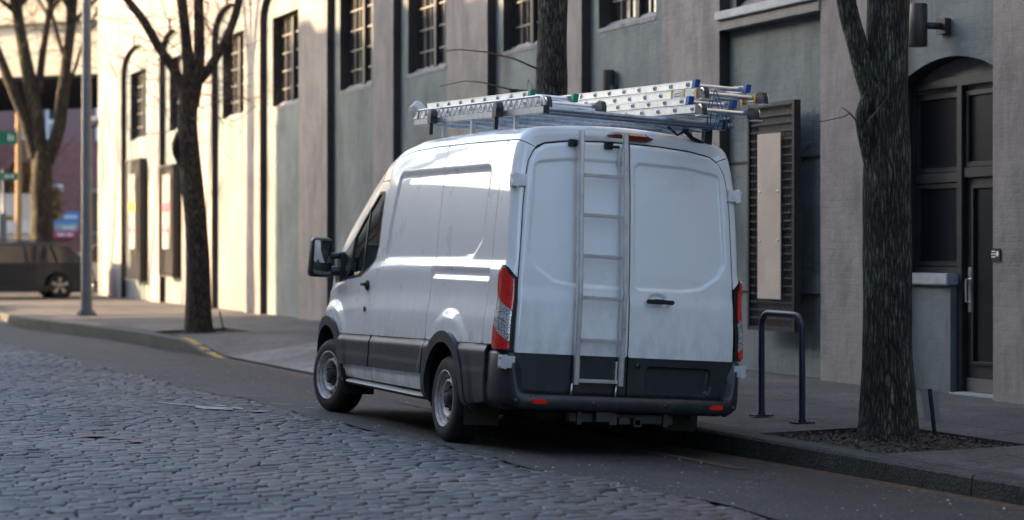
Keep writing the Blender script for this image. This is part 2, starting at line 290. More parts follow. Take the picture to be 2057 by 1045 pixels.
def bark(name,dark,mid,green,warm,sc=1.0):
    m=mat(name,mid,.9); b=m.node_tree.nodes['Principled BSDF']; nt=m.node_tree
    mp=coords(m,(1,1,.11),True); wn=N(m,'ShaderNodeTexNoise',Scale=9*sc,Detail=4); L(m,mp,'Vector',wn,'Vector')
    ad=N(m,'ShaderNodeVectorMath',_operation='MULTIPLY_ADD'); ad.inputs[1].default_value=(.07,.07,.03); nt.links.new(wn.outputs['Color'],ad.inputs[0]); L(m,mp,'Vector',ad,2)
    v1=N(m,'ShaderNodeTexVoronoi',Scale=44*sc,_feature='DISTANCE_TO_EDGE'); L(m,ad,0,v1,'Vector')
    r=N(m,'ShaderNodeValToRGB'); e=r.color_ramp.elements; e[0].position=.02;e[0].color=(*dark,1);e[1].position=.30;e[1].color=(*mid,1); L(m,v1,'Distance',r,'Fac')
    fine=N(m,'ShaderNodeTexNoise',Scale=60*sc,Detail=6,Roughness=.7); L(m,coords(m,(1,1,.5),True),'Vector',fine,'Vector')
    m2=N(m,'ShaderNodeMapRange'); m2.inputs['From Min'].default_value=.35;m2.inputs['From Max'].default_value=.65; m2.inputs['To Min'].default_value=.35; m2.inputs['To Max'].default_value=1.9; L(m,fine,'Fac',m2,'Value')
    big=N(m,'ShaderNodeTexNoise',Scale=4.5,Detail=7,Roughness=.72,Distortion=.8); L(m,coords(m,(1,1,.35),True),'Vector',big,'Vector')
    r2=N(m,'ShaderNodeValToRGB'); e=r2.color_ramp.elements; e[0].position=.36;e[0].color=(*[.35*c for c in warm],1);e[1].position=.66;e[1].color=(*[3.4*c for c in green],1); x=e.new(.5); x.color=(*warm,1); L(m,big,'Fac',r2,'Fac')
    mos=N(m,'ShaderNodeTexNoise',Scale=2.6,Detail=8,Roughness=.75); L(m,coords(m,(1,1,.3),True),'Vector',mos,'Vector')
    mr=N(m,'ShaderNodeMapRange'); mr.inputs['From Min'].default_value=.52; mr.inputs['From Max'].default_value=.62; mr.inputs['To Max'].default_value=.75; L(m,mos,'Fac',mr,'Value')
    a=N(m,'ShaderNodeMix',_data_type='RGBA',_blend_type='MULTIPLY'); a.inputs[0].default_value=1; nt.links.new(r.outputs['Color'],a.inputs[6]); nt.links.new(r2.outputs['Color'],a.inputs[7])
    c=N(m,'ShaderNodeMix',_data_type='RGBA',_blend_type='MULTIPLY'); c.inputs[0].default_value=1; nt.links.new(a.outputs[2],c.inputs[6]); nt.links.new(m2.outputs[0],c.inputs[7])
    d=N(m,'ShaderNodeMix',_data_type='RGBA',_blend_type='MULTIPLY'); nt.links.new(mr.outputs[0],d.inputs[0]); nt.links.new(c.outputs[2],d.inputs[6]); d.inputs[7].default_value=(.55,.95,.35,1)
    nt.links.new(d.outputs[2],b.inputs['Base Color'])
    h=N(m,'ShaderNodeMath',_operation='MULTIPLY_ADD'); h.inputs[1].default_value=.25; L(m,fine,'Fac',h,0); sm_=N(m,'ShaderNodeMath',_operation='MINIMUM'); sm_.inputs[1].default_value=.3; nt.links.new(v1.outputs['Distance'],sm_.inputs[0]); nt.links.new(sm_.outputs[0],h.inputs[2])
    bp=N(m,'ShaderNodeBump',Strength=1,Distance=.06); L(m,h,0,bp,'Height'); L(m,bp,'Normal',b,'Normal')
    return m
M['bark']=bark('dark_mossy_bark',(.006,.0055,.005),(.080,.076,.068),(.62,.70,.60),(1.05,.96,.9))
M['bark2']=bark('brown_bark',(.010,.008,.007),(.095,.070,.056),(.6,.5,.42),(1.2,.95,.8))
M['bark3']=bark('pale_bark',(.010,.008,.006),(.055,.042,.028),(.75,.75,.4),(.8,.62,.5),.5)
M['twig']=mat('twig_bark',(.13,.075,.055),.85)
M['polem']=mat('grey_pole_paint',(.12,.135,.155),.45,.2); vary(M['polem'],[(.10,.112,.13),(.15,.165,.185)],nscale=5)
M['overpass']=mat('overpass_concrete',(.5,.45,.35),.85); vary(M['overpass'],[(.42,.37,.29),(.55,.50,.40)],nscale=.6)
M['brick']=mat('maroon_brick',(.12,.055,.06),.85)
def brickmat():
    m=M['brick']; b=m.node_tree.nodes['Principled BSDF']; mp=coords(m); sp=N(m,'ShaderNodeSeparateXYZ'); L(m,mp,'Vector',sp,'Vector'); cb=N(m,'ShaderNodeCombineXYZ'); L(m,sp,'X',cb,'X'); L(m,sp,'Z',cb,'Y')
    br=N(m,'ShaderNodeTexBrick',Scale=1); br.inputs['Brick Width'].default_value=.3; br.inputs['Row Height'].default_value=.1; br.inputs['Mortar Size'].default_value=.01
    br.inputs['Color1'].default_value=(.25,.085,.075,1); br.inputs['Color2'].default_value=(.31,.12,.10,1); br.inputs['Mortar'].default_value=(.12,.1,.1,1)
    L(m,cb,0,br,'Vector'); m.node_tree.links.new(br.outputs['Color'],b.inputs['Base Color'])
brickmat()
M['white']=mat('white_trim',(.7,.7,.7),.5); M['signgreen']=mat('green_sign',(.0,.16,.09),.4); M['signwhite']=mat('sign_lettering',(.8,.8,.8),.5)
M['signblack']=mat('black_sign',(.012,.014,.02),.4); M['bannerblue']=mat('blue_banner',(.10,.25,.55),.6); M['bannerred']=mat('red_banner',(.6,.06,.12),.6)
M['suv']=mat('bronze_grey_paint',(.018,.018,.021),.3,.0,.7); M['carsilver']=mat('silver_car_paint',(.45,.46,.48),.25,.4,.8); M['whitecar']=mat('white_car_paint',(.75,.74,.72),.3,0,.6)
M['chrome']=mat('bronze_alloy',(.55,.42,.30),.35,.3)
M['hedge']=mat('dry_shrub_leaves',(.30,.16,.08),.8); M['ochre']=mat('ochre_board',(.40,.26,.06),.7)
M['genbld']=mat('grey_brown_facade',(.19,.165,.15),.85); vary(M['genbld'],[(.14,.12,.11),(.24,.21,.19)],nscale=.5)
M['woodpole']=mat('wooden_post',(.40,.24,.11),.8)

for k_ in ('suv',):
    M[k_].node_tree.nodes['Principled BSDF'].inputs['Specular IOR Level'].default_value=.3; M[k_].node_tree.nodes['Principled BSDF'].inputs['Coat Weight'].default_value=.25
# ------------------------------------------------------------------ ground
def interp(x,pts): return float(np.interp(x,[p[0] for p in pts],[p[1] for p in pts]))
ZK=[(-60,-1.5),(0,-1.56),(10.6,-1.627),(13.3,-1.655),(16,-1.688),(19.2,-1.690),(22.5,-1.715),(26.4,-1.742),(31,-1.745),(35.3,-1.765),(46,-1.77),(53,-1.5),(57,-1.38),(400,-1.38)]
ZT=[(-60,-1.40),(10.6,-1.467),(16,-1.478),(34,-1.515),(48,-1.51),(54,-1.40),(57,-1.375),(400,-1.375)]
def sm(t): t=min(1,max(0,t)); return t*t*(3-2*t)
def kx(Y): return 7.8-.85*sm((Y-37)/11)
def zk(Y): return interp(Y,ZK)
def camber(d):
    if d<0: return 0
    if d<2.5: return .0556*d
    e=min(d-2.5,7); return .0556*(2.5+e-e*e/14)
def road_z(X,Y):
    k=1-sm((Y-49)/6)
    return zk(Y)+camber(kx(Y)-X)*k
def ramp(Y): return min(sm((Y-19)/2.2) , 1-sm((Y-31.3)/2.8)) if 19<Y<34.1 else 0
def kz(Y):  # top of kerb
    r=ramp(Y); return interp(Y,ZT)*(1-r)+(zk(Y)+.03)*r
WALLX=11.4
def side_z(X,Y):
    zt=interp(Y,ZT); wz=max(-1.425+(Y-14)/42*.055,-5); k=kx(Y)
    z=zt+(wz-zt)*min(1,(X-k)/(WALLX-k))
    r=ramp(Y); dep=zt-(zk(Y)+.03)
    return z-r*dep*max(0,1-(X-k)/1.75)
PITS=[(7.98,9.25,12.55,14.35),(7.98,9.3,19.3,21.0),(7.98,9.35,35.3,37.0)]
def sheet(name,xs,ys,zf,matr,hole=None,mi=None,mats=None,tagit=True,**k):
    mb=MB(); nx=len(xs); vs=[(x(y) if callable(x) else x,y,0) for y in ys for x in xs]
    vs=[(a,b,zf(a,b)) for a,b,_ in vs]; fs=[]
    mb.v=vs
    for j in range(len(ys)-1):
        for i in range(nx-1):
            a=vs[j*nx+i]; b=vs[(j+1)*nx+i+1]; cx_,cy_=(a[0]+b[0])/2,(a[1]+b[1])/2
            if hole and hole(cx_,cy_): continue
            mb.f.append((j*nx+i,j*nx+i+1,(j+1)*nx+i+1,(j+1)*nx+i)); mb.m.append(mi(cx_,cy_) if mi else 0); mb.sm.append(True)
    o=mb.build(name,mats or matr); 
    if tagit: tag(o,kind='structure',**k)
    return o
def fr(a,b,st): n=max(1,int(round((b-a)/st))); return [a+(b-a)*i/n for i in range(n+1)]
# far terrain / cross street to the horizon
g=MB(); g.add([(-900,52,-1.42),(900,52,-1.42),(900,1500,-1.42),(-900,1500,-1.42)],[(0,1,2,3)]); tag(g.build('ground_far',M['asphalt']),kind='structure')
g=MB(); g.add([(-900,-900,-1.95),(900,-900,-1.95),(900,52.5,-1.95),(-900,52.5,-1.95)],[(0,1,2,3)]); tag(g.build('ground',M['asphalt']),kind='structure')
ys=fr(-40,9,3)[:-1]+fr(9,56,.5)
def xb(Y): return 5.52-.02*(Y-15)+.07*math.sin(Y*1.3)+.05*math.sin(Y*3.7)+.10*noise.noise((Y*2.3,0,4))
sheet('road_bed',fr(-9.4,4,1)+[lambda Y:xb(Y)+.03],ys,lambda x,y:road_z(x,y)-.019,M['dirt'])
sheet('asphalt_strip',[lambda Y:xb(Y),lambda Y:xb(Y)+.6*(kx(Y)-xb(Y)),lambda Y:kx(Y)],ys,lambda x,y:road_z(x,y)+.002+.006*noise.noise((x*1.5,y*1.5,0)),M['asphalt'])
sheet('cross_street',fr(-20,60,4),[55.5,70,90],lambda x,y:-1.372,M['asphalt'])
# cobbles
def cobbles():
    V=[];F=[];T=[]; y=8.6; row=0
    while y<55:
        w=(.088+.022*rng.random())*(1 if y<28 else 1.4); x0=.141*y-2.4; x=x0+rng.random()*.2
        xe=xb(y)-.01
        while x<xe:
            l=.125+.10*rng.random(); 
            if x+l>xe+.06: l=max(.07,xe-x)
            g_=.003+.005*rng.random()**2; 
            cx_,cy_=x+l/2,y+w/2+.03*math.sin(x*.9+row*.13)+.02*noise.noise((x*2,y*2,3))
            hx,hy=l/2-g_,w/2-g_-.001
            z=road_z(cx_,cy_)+.010*noise.noise((cx_*.8,cy_*.8,1))+rng.normal()*.0017
            if rng.random()<.010: z-=.018
            tx,ty=rng.normal()*.009,rng.normal()*.014
            b=len(V); bev=.008+.006*rng.random()
            jit=rng.normal(size=(4,2))*.006
            crn=[(-1,-1),(1,-1),(1,1),(-1,1)]
            for lv,(ins,dz) in enumerate(((0,-.045),(0,-.016),(bev*.35,-.005),(bev,0))):
                for k,(sx,sy) in enumerate(crn):
                    px=sx*(hx-ins)+jit[k][0]; py=sy*(hy-ins)+jit[k][1]
                    V.append((cx_+px,cy_+py,z+dz+tx*px+ty*py))
            V.append((cx_+jit[0][0],cy_+jit[0][1],z+.003))
            for lv in range(3):
                for k in range(4):
                    F.append((b+lv*4+k,b+lv*4+(k+1)%4,b+lv*4+4+(k+1)%4,b+lv*4+4+k))
            for k in range(4): F.append((b+12+k,b+12+(k+1)%4,b+16))
            T+= [max(.45,1+rng.normal()*.27)]*17
            x+=l
        y+=w; row+=1
    me=bpy.data.meshes.new('cobblestone_road'); me.from_pydata(V,[],F); me.materials.append(M['stone'])
    me.polygons.foreach_set('use_smooth',[True]*len(F))
    a=me.attributes.new('tone','FLOAT','POINT'); a.data.foreach_set('value',T); me.update()
    return tag(link(bpy.data.objects.new('cobblestone_road',me)),kind='structure')
cobbles()
# sidewalk
sx=[lambda Y:kx(Y)+.16,7.98,8.2,8.5,8.8,9.25,9.3,9.35,9.8,10.5,11.0,11.56]
sys_=sorted(set([round(v,3) for v in fr(-40,11,3)+fr(11,38,.5)+fr(38,60.4,.8)+[p for q in PITS for p in q[2:]]+[31.3,34.1]]))
def hole(x,y):
    return any(a<x<b and c<y<d for a,b,c,d in PITS)
def simi(x,y):
    if 20<y<31.3 and x<9.6: return 1
    if 31.3<y<34.3 and x<9.4: return 2
    return 0
# kerb line left of 7.98 must not fold
sheet('sidewalk',sx,sys_,side_z,None,hole=hole,mi=simi,mats=[M['concrete'],M['apron'],M['flare']])
sheet('sidewalk_corner',[lambda Y:kx(Y)+.1 ,9,11.56,14,20],[60.39,62,64],lambda x,y:-1.362,M['concrete'])
# kerb segments
mb=MB(); y=-40
joint=[-40]+[ -37+3.05*i for i in range(16)]+[31.25,34.15,37.1,40.2,43.3,46.4,49.5,52.5,55.5]
joint=sorted(set([j for j in joint if j<11]+[11.2,14.15,17.1,19.9,22.9,25.9,28.6]+[j for j in joint if j>31]))
for a,b in zip(joint[:-1],joint[1:]):
    n=max(1,int((b-a)/.35)); P=[]
    for i in range(n+1):
        Y=a+.006+(b-a-.012)*i/n; k=kx(Y); z=kz(Y); zb=zk(Y)-.08; w=.012*noise.noise((Y*2.2,0,5)); 
        P.append([(k-.012+w*.5,Y,zb),(k-.004+w,Y,z-.03),(k+.012+w,Y,z-.009),(k+.035,Y,z-.001+w*.2),(k+.1,Y,z+.001),(k+.165,Y,z),(k+.165,Y,zb)])
    mb.grid(P,0,False)
    for Q in (P[0],P[-1]): mb.add(Q,[tuple(range(7))])
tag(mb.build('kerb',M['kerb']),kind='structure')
# yellow marks on the dropped kerb
mb=MB()
for a,b in ((31.35,32.25),(32.5,32.85),(33.0,34.3)):
    P=[[(kx(Y)+x,Y,kz(Y)+.005) for x in (.010,.05,.155)] for Y in fr(a,b,.1)]
    mb.grid(P,0,False)
tag(mb.build('kerb_marking',M['yellowp']),kind='structure')
# gutter leaf dirt strip
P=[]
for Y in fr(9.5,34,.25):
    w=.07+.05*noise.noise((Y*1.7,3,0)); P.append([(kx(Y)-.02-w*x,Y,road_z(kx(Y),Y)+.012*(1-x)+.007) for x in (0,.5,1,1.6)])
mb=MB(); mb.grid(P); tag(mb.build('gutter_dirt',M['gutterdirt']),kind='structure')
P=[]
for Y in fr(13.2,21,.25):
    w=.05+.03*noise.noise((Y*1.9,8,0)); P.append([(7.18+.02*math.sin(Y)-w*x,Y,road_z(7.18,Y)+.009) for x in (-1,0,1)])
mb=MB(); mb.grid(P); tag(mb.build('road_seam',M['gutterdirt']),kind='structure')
# paint marks on the cobbles
def splat(name,cx_,cy_,blobs,m,**k):
    mb=MB()
    for (x,y,rx,ry,a) in blobs:
        pts=[]
        for i in range(14):
            t=2*PI*i/14; r=1+.28*noise.noise((x*3+math.cos(t)*1.5,y+math.sin(t)*1.5,2)); u,v=rx*r*math.cos(t),ry*r*math.sin(t)
            X=cx_+x+u*math.cos(a)-v*math.sin(a); Y=cy_+y+u*math.sin(a)+v*math.cos(a); pts.append((X,Y,road_z(X,Y)+.013))
        mb.add(pts,[tuple(range(14))])
    return tag(mb.build(name,m),kind='structure',**k)
splat('white_paint_mark',4.65,18.9,[(-.22,.5,.36,.06,2.1),(-.03,.05,.13,.2,0),(.10,.02,.09,.2,0),(.18,.45,.05,.14,0),(.26,.10,.05,.14,0),(.36,-.25,.08,.08,0),(.6,.7,.1,.03,0),(.95,1.0,.12,.03,0),(1.1,.5,.09,.02,.2)],M['whitep'])
splat('red_paint_mark',2.9,15.6,[(0,0,.12,.1,.4),(.16,-.25,.1,.05,.2),(.22,-.55,.05,.1,0)],M['redp'])
# litter specks
mb=MB()
for i in range(1500):
    Y=10+rng.random()**1.4*22; X=5.3+rng.random()*2.45 if rng.random()<.75 else 1.6+.1*Y+rng.random()*3.5
    r=.003+.009*rng.random()**4; a=rng.random()*6; z=road_z(X,Y)+.013
    mb.add([(X+r*math.cos(a+t),Y+r*math.sin(a+t)*1.3,z+(r*.5 if t>3 else 0)) for t in (0,1.6,3.1,4.7)],[(0,1,2,3)])
tag(mb.build('road_litter',mat('pale_grit',(.30,.29,.28),.8)),'tiny pale grit and litter specks scattered over the street','litter',kind='stuff')
# tree pits
for i,(a,b,c,d) in enumerate(PITS):
    mb=MB(); P=[[(x,y,side_z(x,y)-.045+.05*max(0,1-math.hypot(x-8.66,y-(c+d)/2)/.6)+.015*noise.noise((x*6,y*6,0))) for x in fr(a,b,.08)] for y in fr(c,d,.08)]
    mb.grid(P)
    # pit edge walls
    for (x0,y0,x1,y1) in ((a,c,b,c),(b,c,b,d),(b,d,a,d),(a,d,a,c)):
        Q=[]
        for t in np.linspace(0,1,9):
            x,y=x0+(x1-x0)*t,y0+(y1-y0)*t; Q.append([(x,y,side_z(x,y)+.001),(x,y,side_z(x,y)-.12)])
        mb.grid(Q,0,False)
    tag(mb.build('tree_pit_soil',M['soil']),kind='structure')
mb=MB()
for i in range(5200):
    a,b,c,d=PITS[0] if i<4600 else PITS[2]
    x=a+.03+rng.random()*(b-a-.06) ; y=c+.03+rng.random()*(d-c-.06)
    if math.hypot(x-8.66,y-(13.5 if i<4600 else 36.2))<.2: continue
    z=side_z(x,y)-.03+.05*max(0,1-math.hypot(x-8.66,y-(c+d)/2)/.6)+.02*rng.random(); r=.004+.012*rng.random()**2; an=rng.random()*6; t=rng.normal(size=3)*.4
    e1=Vector((math.cos(an),math.sin(an),t[0]))*r; e2=Vector((-math.sin(an),math.cos(an),t[1]))*r*.45; p=Vector((x,y,z))
    mb.add([p-e1-e2,p+e1-e2,p+e1+e2,p-e1+e2],[(0,1,2,3)])
tag(mb.build('wood_mulch',M['mulch']),'brown wood chip mulch around the foot of the trees','mulch',kind='stuff')

# ------------------------------------------------------------------ warehouse building
W=thing('warehouse_building','long grey painted warehouse with tall pilasters along the sidewalk','building',(11.4,20,-1.4))
W.location=(0,0,0)
XF,XR=11.4,11.54; TOP=8.6
BAYS=[ # near,far,window(near,far) , arch?
 (53.44,57.06,(54.41,56.45)),(49.57,52.11,(50.2,51.55)),(43.57,46.52,(44.11,46.04)),(39.3,42.25,(39.78,41.73)),
 (34.56,37.37,(35.04,36.99)),(30.81,33.46,(31.23,33.08)),(26.55,29.01,(27.2,28.71)),(23.02,25.49,(23.47,25.23)),(19.17,21.49,'louver'),(16.04,17.80,'door')]
def sub(P,o,i): pass
# pilasters: wall strips between recesses (front face + returns)
edges=[(57.06,60.45)]+[(BAYS[i+1][1],BAYS[i][0]) for i in range(len(BAYS)-1)]+[(12.9,16.04)]
for a,b in edges:
    mb=MB(); 
    P=[[(XF+.004*noise.noise((y*1.1,z*.9,0)),y,z) for y in fr(a,b,.4)] for z in fr(-1.62,TOP if (a<19.3) else 4.8,.4)]
    mb.grid(P,0,True)
    mb.build('pilaster',M['mauve'],W)
    # returns facing the camera
    mb=MB(); zt=4.8 if a>=19.3 else TOP
    mb.add([(XF,a,-1.62),(XR+.002,a,-1.62),(XR+.002,a,zt),(XF,a,zt)],[(0,1,2,3)])
    mb.add([(XF,b,-1.62),(XR+.002,b,-1.62),(XR+.002,b,zt),(XF,b,zt)],[(0,3,2,1)],1)
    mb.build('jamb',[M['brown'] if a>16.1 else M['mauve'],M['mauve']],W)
# upper wall with arches
mb=MB()
def quad(mb,a,b,c,d,mi=0,sm_=False): mb.add([a,b,c,d],[(0,1,2,3)],mi,sm_)
ZS=4.8
for n_,f_,w in BAYS[:8]:
    c=(n_+f_)/2; r=(f_-n_)/2; rise=.72; K=14
    prev=None; ar=MB()
    for k in range(K+1):
        t=PI*k/K; y=c-r*math.cos(t); z=ZS+rise*math.sin(t)**.8 if 0<k<K else ZS
        if prev:
            quad(mb,(XF,prev[0],prev[1]),(XF,y,z),(XF,y,TOP),(XF,prev[0],TOP))
            quad(ar,(XF,prev[0],prev[1]),(XR+.03,prev[0],prev[1]),(XR+.03,y,z),(XF,y,z))
        prev=(y,z)
    if w!='louver':
        ar.box(XF-.03,XF+.02,c-.03,c+.03,ZS+rise-.02,ZS+rise+.3)
    ar.build('arch_trim',M['brown'],W)
for a,b in edges[:-2]: quad(mb,(XF,a,ZS),(XF,b,ZS),(XF,b,TOP),(XF,a,TOP))
mb.add([(XF,60.45,-1.62),(22,60.45,-1.62),(22,60.45,TOP),(XF,60.45,TOP)],[(0,1,2,3)])
mb.box(XF-.1,22,-30,60.5,TOP,TOP+.3)
# plain near part, outside the picture
mb.box(XF+.0,22,-30,12.9,-1.7,TOP-.002)
mb.add([(21.9,12.9,-1.62),(21.9,60,-1.62),(21.9,60,TOP),(21.9,12.9,TOP)],[(0,1,2,3)])
mb.build('upper_wall',M['mauve'],W)
# recess panels
def wall_hole(mb,y0,y1,z0,z1,hy0,hy1,hz0,hz1,x=XR,mi=0):
    for (a,b,c,d) in ((y0,y1,z0,hz0),(y0,y1,hz1,z1),(y0,hy0,hz0,hz1),(hy1,y1,hz0,hz1)):
        if b-a>.001 and d-c>.001: mb.add([(x,a,c),(x,b,c),(x,b,d),(x,a,d)],[(0,1,2,3)],mi)
def window(y0,y1,z0,z1,light):
    xd=XR+.2
    f=MB(); t=.05
    f.box(xd-.03,xd+.03,y0,y1,z0,z0+t); f.box(xd-.03,xd+.03,y0,y1,z1-t,z1); 
    f.box(xd-.03,xd+.03,y0,y0+t,z0+t,z1-t); f.box(xd-.03,xd+.03,y1-t,y1,z0+t,z1-t)
    mid=y0+(y1-y0)*.47; f.box(xd-.07,xd+.03,mid-.055,mid+.055,z0+t,z1-t)
    wo=f.build('window',M['frame'],W)
    b=MB()
    for (p,q) in ((y0+t,mid-.055),(mid+.055,y1-t)):
        for i in (1,2): yy=p+(q-p)*i/3; b.box(xd-.018,xd+.012,yy-.011,yy+.011,z0+t,z1-t)
        for i in range(1,5): zz=z0+(z1-z0)*i/5; b.box(xd-.0175,xd+.0115,p,q,zz-.014,zz+.014)
    b.build('glazing_bars',M['bars'],wo)
    b=MB(); b.box(xd+.004,xd+.01,y0+.02,y1-.02,z0+.02,z1-.02); b.build('pane',M['glass2'],wo)
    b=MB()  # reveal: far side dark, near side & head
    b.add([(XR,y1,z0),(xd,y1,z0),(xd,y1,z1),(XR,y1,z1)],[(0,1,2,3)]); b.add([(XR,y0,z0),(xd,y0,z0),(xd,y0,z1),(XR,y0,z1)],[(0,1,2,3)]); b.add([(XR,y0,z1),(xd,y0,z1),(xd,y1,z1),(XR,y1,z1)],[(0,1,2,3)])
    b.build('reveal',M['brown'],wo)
    b=MB(); P=[]
    for y in fr(y0,y1,.06):
        w=.03*noise.noise((y*7,z0,0)); P.append([(XR-.01,y,z0-.05),(XR-.012,y,z0+.0+w*.4),(XR+.1,y,z0+.03+w),(xd-.02,y,z0+.10+w)])
    b.grid(P); b.build('sill',M['sill'],wo)
for i,(n_,f_,w) in enumerate(BAYS[:8]):
    mb=MB(); wall_hole(mb,n_-.01,f_+.01,-1.62,5.75,w[0],w[1],2.98,4.85)
    mb.build('recessed_panel',M['bluegrey'],W)
    window(w[0],w[1],2.98,4.85,i<4)
# bay 9: louvred vent over a plain panel
n_,f_,_=BAYS[8]; mb=MB(); wall_hole(mb,n_-.01,f_+.01,-1.62,TOP,n_,f_-.16,2.82,5.2)
mb.box(XR-.035,XR+.01,n_+.003,f_-.003,-.49,-.27); mb.build('recessed_panel',M['bluegrey'],W)
mb=MB(); mb.box(XR-.012,XR+.01,n_+.003,f_-.003,1.0,1.025); mb.build('conduit',M['brown'],W)
lv=MB(); lv.box(XR+.02,XR+.08,f_-.16,f_-.02,2.82,5.2); lv.box(XR+.02,XR+.5,n_,f_-.02,5.2,5.25)
vent=lv.build('louvred_vent',M['frame'],W)
b=MB()
for k in range(12):
    z=2.84+k*.2; P=[(XR+.02,z),(XR+.2,z+.19),(XR+.21,z+.17),(XR+.03,z-.015)]; b.add([(x,yy,zz) for yy in (n_+.01,f_-.17) for x,zz in P],[(0,1,2,3),(7,6,5,4),(0,1,5,4),(1,2,6,5),(2,3,7,6),(3,0,4,7)])
b.build('slats',M['louver'],vent)
b=MB(); b.box(XR+.22,XR+.24,n_,f_,2.7,5.2); b.build('backing',M['seal'],vent)
b=MB(); b.box(XF-.07,XR+.1,n_-.0+.003,f_+.0-.003,2.70,2.80); b.box(XF-.02,XR+.1,n_+.004,f_-.004,2.58,2.698,1); b.build('sill',[M['metalsill'],M['louver']],vent,bevel=.008)
# bay 10: arched entrance
n_,f_,_=BAYS[9]; mb=MB(); XD=11.78
cy=16.96; hr=.90; zsp=1.67; rise=.22
pts=[(cy-hr+2*hr*k/16, zsp+rise*(1-((k-8)/8)**2)**1.0) for k in range(17)]
for (y0,z0),(y1,z1) in zip(pts[:-1],pts[1:]): mb.add([(XR,y0,z0),(XR,y1,z1),(XR,y1,TOP),(XR,y0,TOP)],[(0,1,2,3)])
mb.add([(XR,n_-.01,-1.62),(XR,cy-hr,-1.62),(XR,cy-hr,TOP),(XR,n_-.01,TOP)],[(0,1,2,3)]); mb.add([(XR,cy+hr,-1.62),(XR,f_+.01,-1.62),(XR,f_+.01,TOP),(XR,cy+hr,TOP)],[(0,1,2,3)])
mb.build('recessed_panel',M['bluegrey'],W)
mb=MB()
for (y0,z0),(y1,z1) in zip(pts[:-1],pts[1:]): mb.add([(XR,y0,z0),(XD,y0,z0),(XD,y1,z1),(XR,y1,z1)],[(0,1,2,3)])
mb.add([(XR,cy+hr,-1.62),(XD,cy+hr,-1.62),(XD,cy+hr,zsp),(XR,cy+hr,zsp)],[(0,1,2,3)]); mb.add([(XR,cy-hr,-1.62),(XD,cy-hr,-1.62),(XD,cy-hr,zsp),(XR,cy-hr,zsp)],[(0,1,2,3)])
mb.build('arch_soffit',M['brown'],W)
mb=MB(); mb.add([(XD-.03,y,z) for y,z in pts]+[(XD-.03,cy+hr,zsp-.1),(XD-.03,cy-hr,zsp-.1)],[tuple(range(19))]); mb.build('tympanum',M['louver'],W)
# entrance: frame, transoms, side light, door
ey0,ey1=cy-hr,cy+hr; my=16.98
e=MB(); 
e.box(XD-.10,XD+.02,ey0,ey1,zsp-.06,zsp+.03); e.box(XD-.11,XD+.02,my-.045,my+.045,-1.45,zsp-.06); e.box(XD-.10,XD+.02,ey1-.05,ey1,-.24,zsp-.06)
e.box(XD-.10,XD+.02,ey0,ey0+.03,-1.4,zsp-.06); e.box(XD-.09,XD+.02,my+.045,ey1-.05,.66,.76); e.box(XD-.09,XD+.02,ey0+.03,my-.045,.70,.80)
e.box(XD-.09,XD+.02,my+.045,ey1-.05,-.24,-.18)
ent=e.build('entrance_frame',M['doorm'],W,bevel=.006)
def framed(name,y0,y1,z0,z1,parent,x=XD-.05,t=.05,gm='glass'):
    f=MB(); 
    f.box(x-.02,x+.03,y0,y1,z0,z0+t); f.box(x-.02,x+.03,y0,y1,z1-t,z1); f.box(x-.02,x+.03,y0,y0+t,z0+t,z1-t); f.box(x-.02,x+.03,y1-t,y1,z0+t,z1-t)
    f.box(x+.01,x+.02,y0+.01,y1-.01,z0+.01,z1-.01,1)
    return f.build(name,[M['doorm'],M[gm]],parent,bevel=.004)
M['darkpane']=mat('dark_screen_pane',(.005,.007,.012),.28)
framed('transom_window',my+.05,ey1-.055,.765,1.555,ent,gm='darkpane'); framed('transom_window',ey0+.035,my-.05,.805,1.555,ent,gm='darkpane'); framed('side_light',my+.05,ey1-.055,-.175,.655,ent,gm='darkpane')
mb=MB(); mb.box(XR+.06,XD+.02,my+.05,ey1,-1.62,-.245); mb.build('side_light_wall',M['bluegrey'],W)
mb=MB(); mb.box(XR+.0,XD-.02,my+.02,ey1-.004,-.36,-.243); mb.build('side_light_sill',M['metalsill'],W,bevel=.01)
d=MB(); dy0,dy1=ey0+.035,my-.05; x=XD-.045
d.box(x,x+.045,dy0,dy1,-1.26,.695)
door=d.build('door',M['doorm'],W,bevel=.004)
framed('door_screen',dy0+.05,dy1-.12,-1.13,.62,door,x=x-.02,t=.03,gm='darkpane')
mb=MB(); mb.box(x-.012,x-.002,dy0,dy1,-1.40,-1.265); mb.build('kick_plate',mat('scuffed_plate',(.16,.155,.15),.45,.4),door)
mb=MB(); mb.box(x-.02,x,dy1-.085,dy1-.035,-.62,-.18); mb.tube([(x-.02,dy1-.06,-.52),(x-.06,dy1-.06,-.52),(x-.065,dy1-.06,-.36),(x-.06,dy1-.06,-.30),(x-.02,dy1-.06,-.30)],.010,8); mb.build('door_handle',M['alu'],door)
mb=MB(); mb.box(x-.07,x-.0,dy0-.0,dy0+.09,-.25,-.06); mb.box(x-.075,x-.02,dy0-.01,dy0+.04,-.36,-.2); mb.build('latch_box',M['blackp'],door,bevel=.01)
mb=MB(); mb.box(XR-.02,XD+.1,ey0,my-.05,-1.46,-1.405); mb.build('threshold',M['metalsill'],W)
mb=MB(); mb.box(XD+.03,XD+.05,ey0-.1,ey1+.1,-1.5,2.0); mb.build('interior_backing',M['seal'],W)
# wall lamp by the tree
t=thing('wall_lamp','black cylinder up and down wall lamp on a square bracket above the arched door','wall lamp',(11.22,17.02,2.19))
mb=MB(); mb.lathe([(.0,.21),(.085,.21),(.092,.2),(.092,-.2),(.085,-.21),(0,-.21)]); mb.build('lamp_body',M['frame'],t,sharp=50)
mb=MB(); mb.tube([(.08,0,0),(.26,-.02,0)],.035,8); mb.box(.25,.318,-.09,.06,-.075,.075); mb.build('bracket',M['frame'],t)
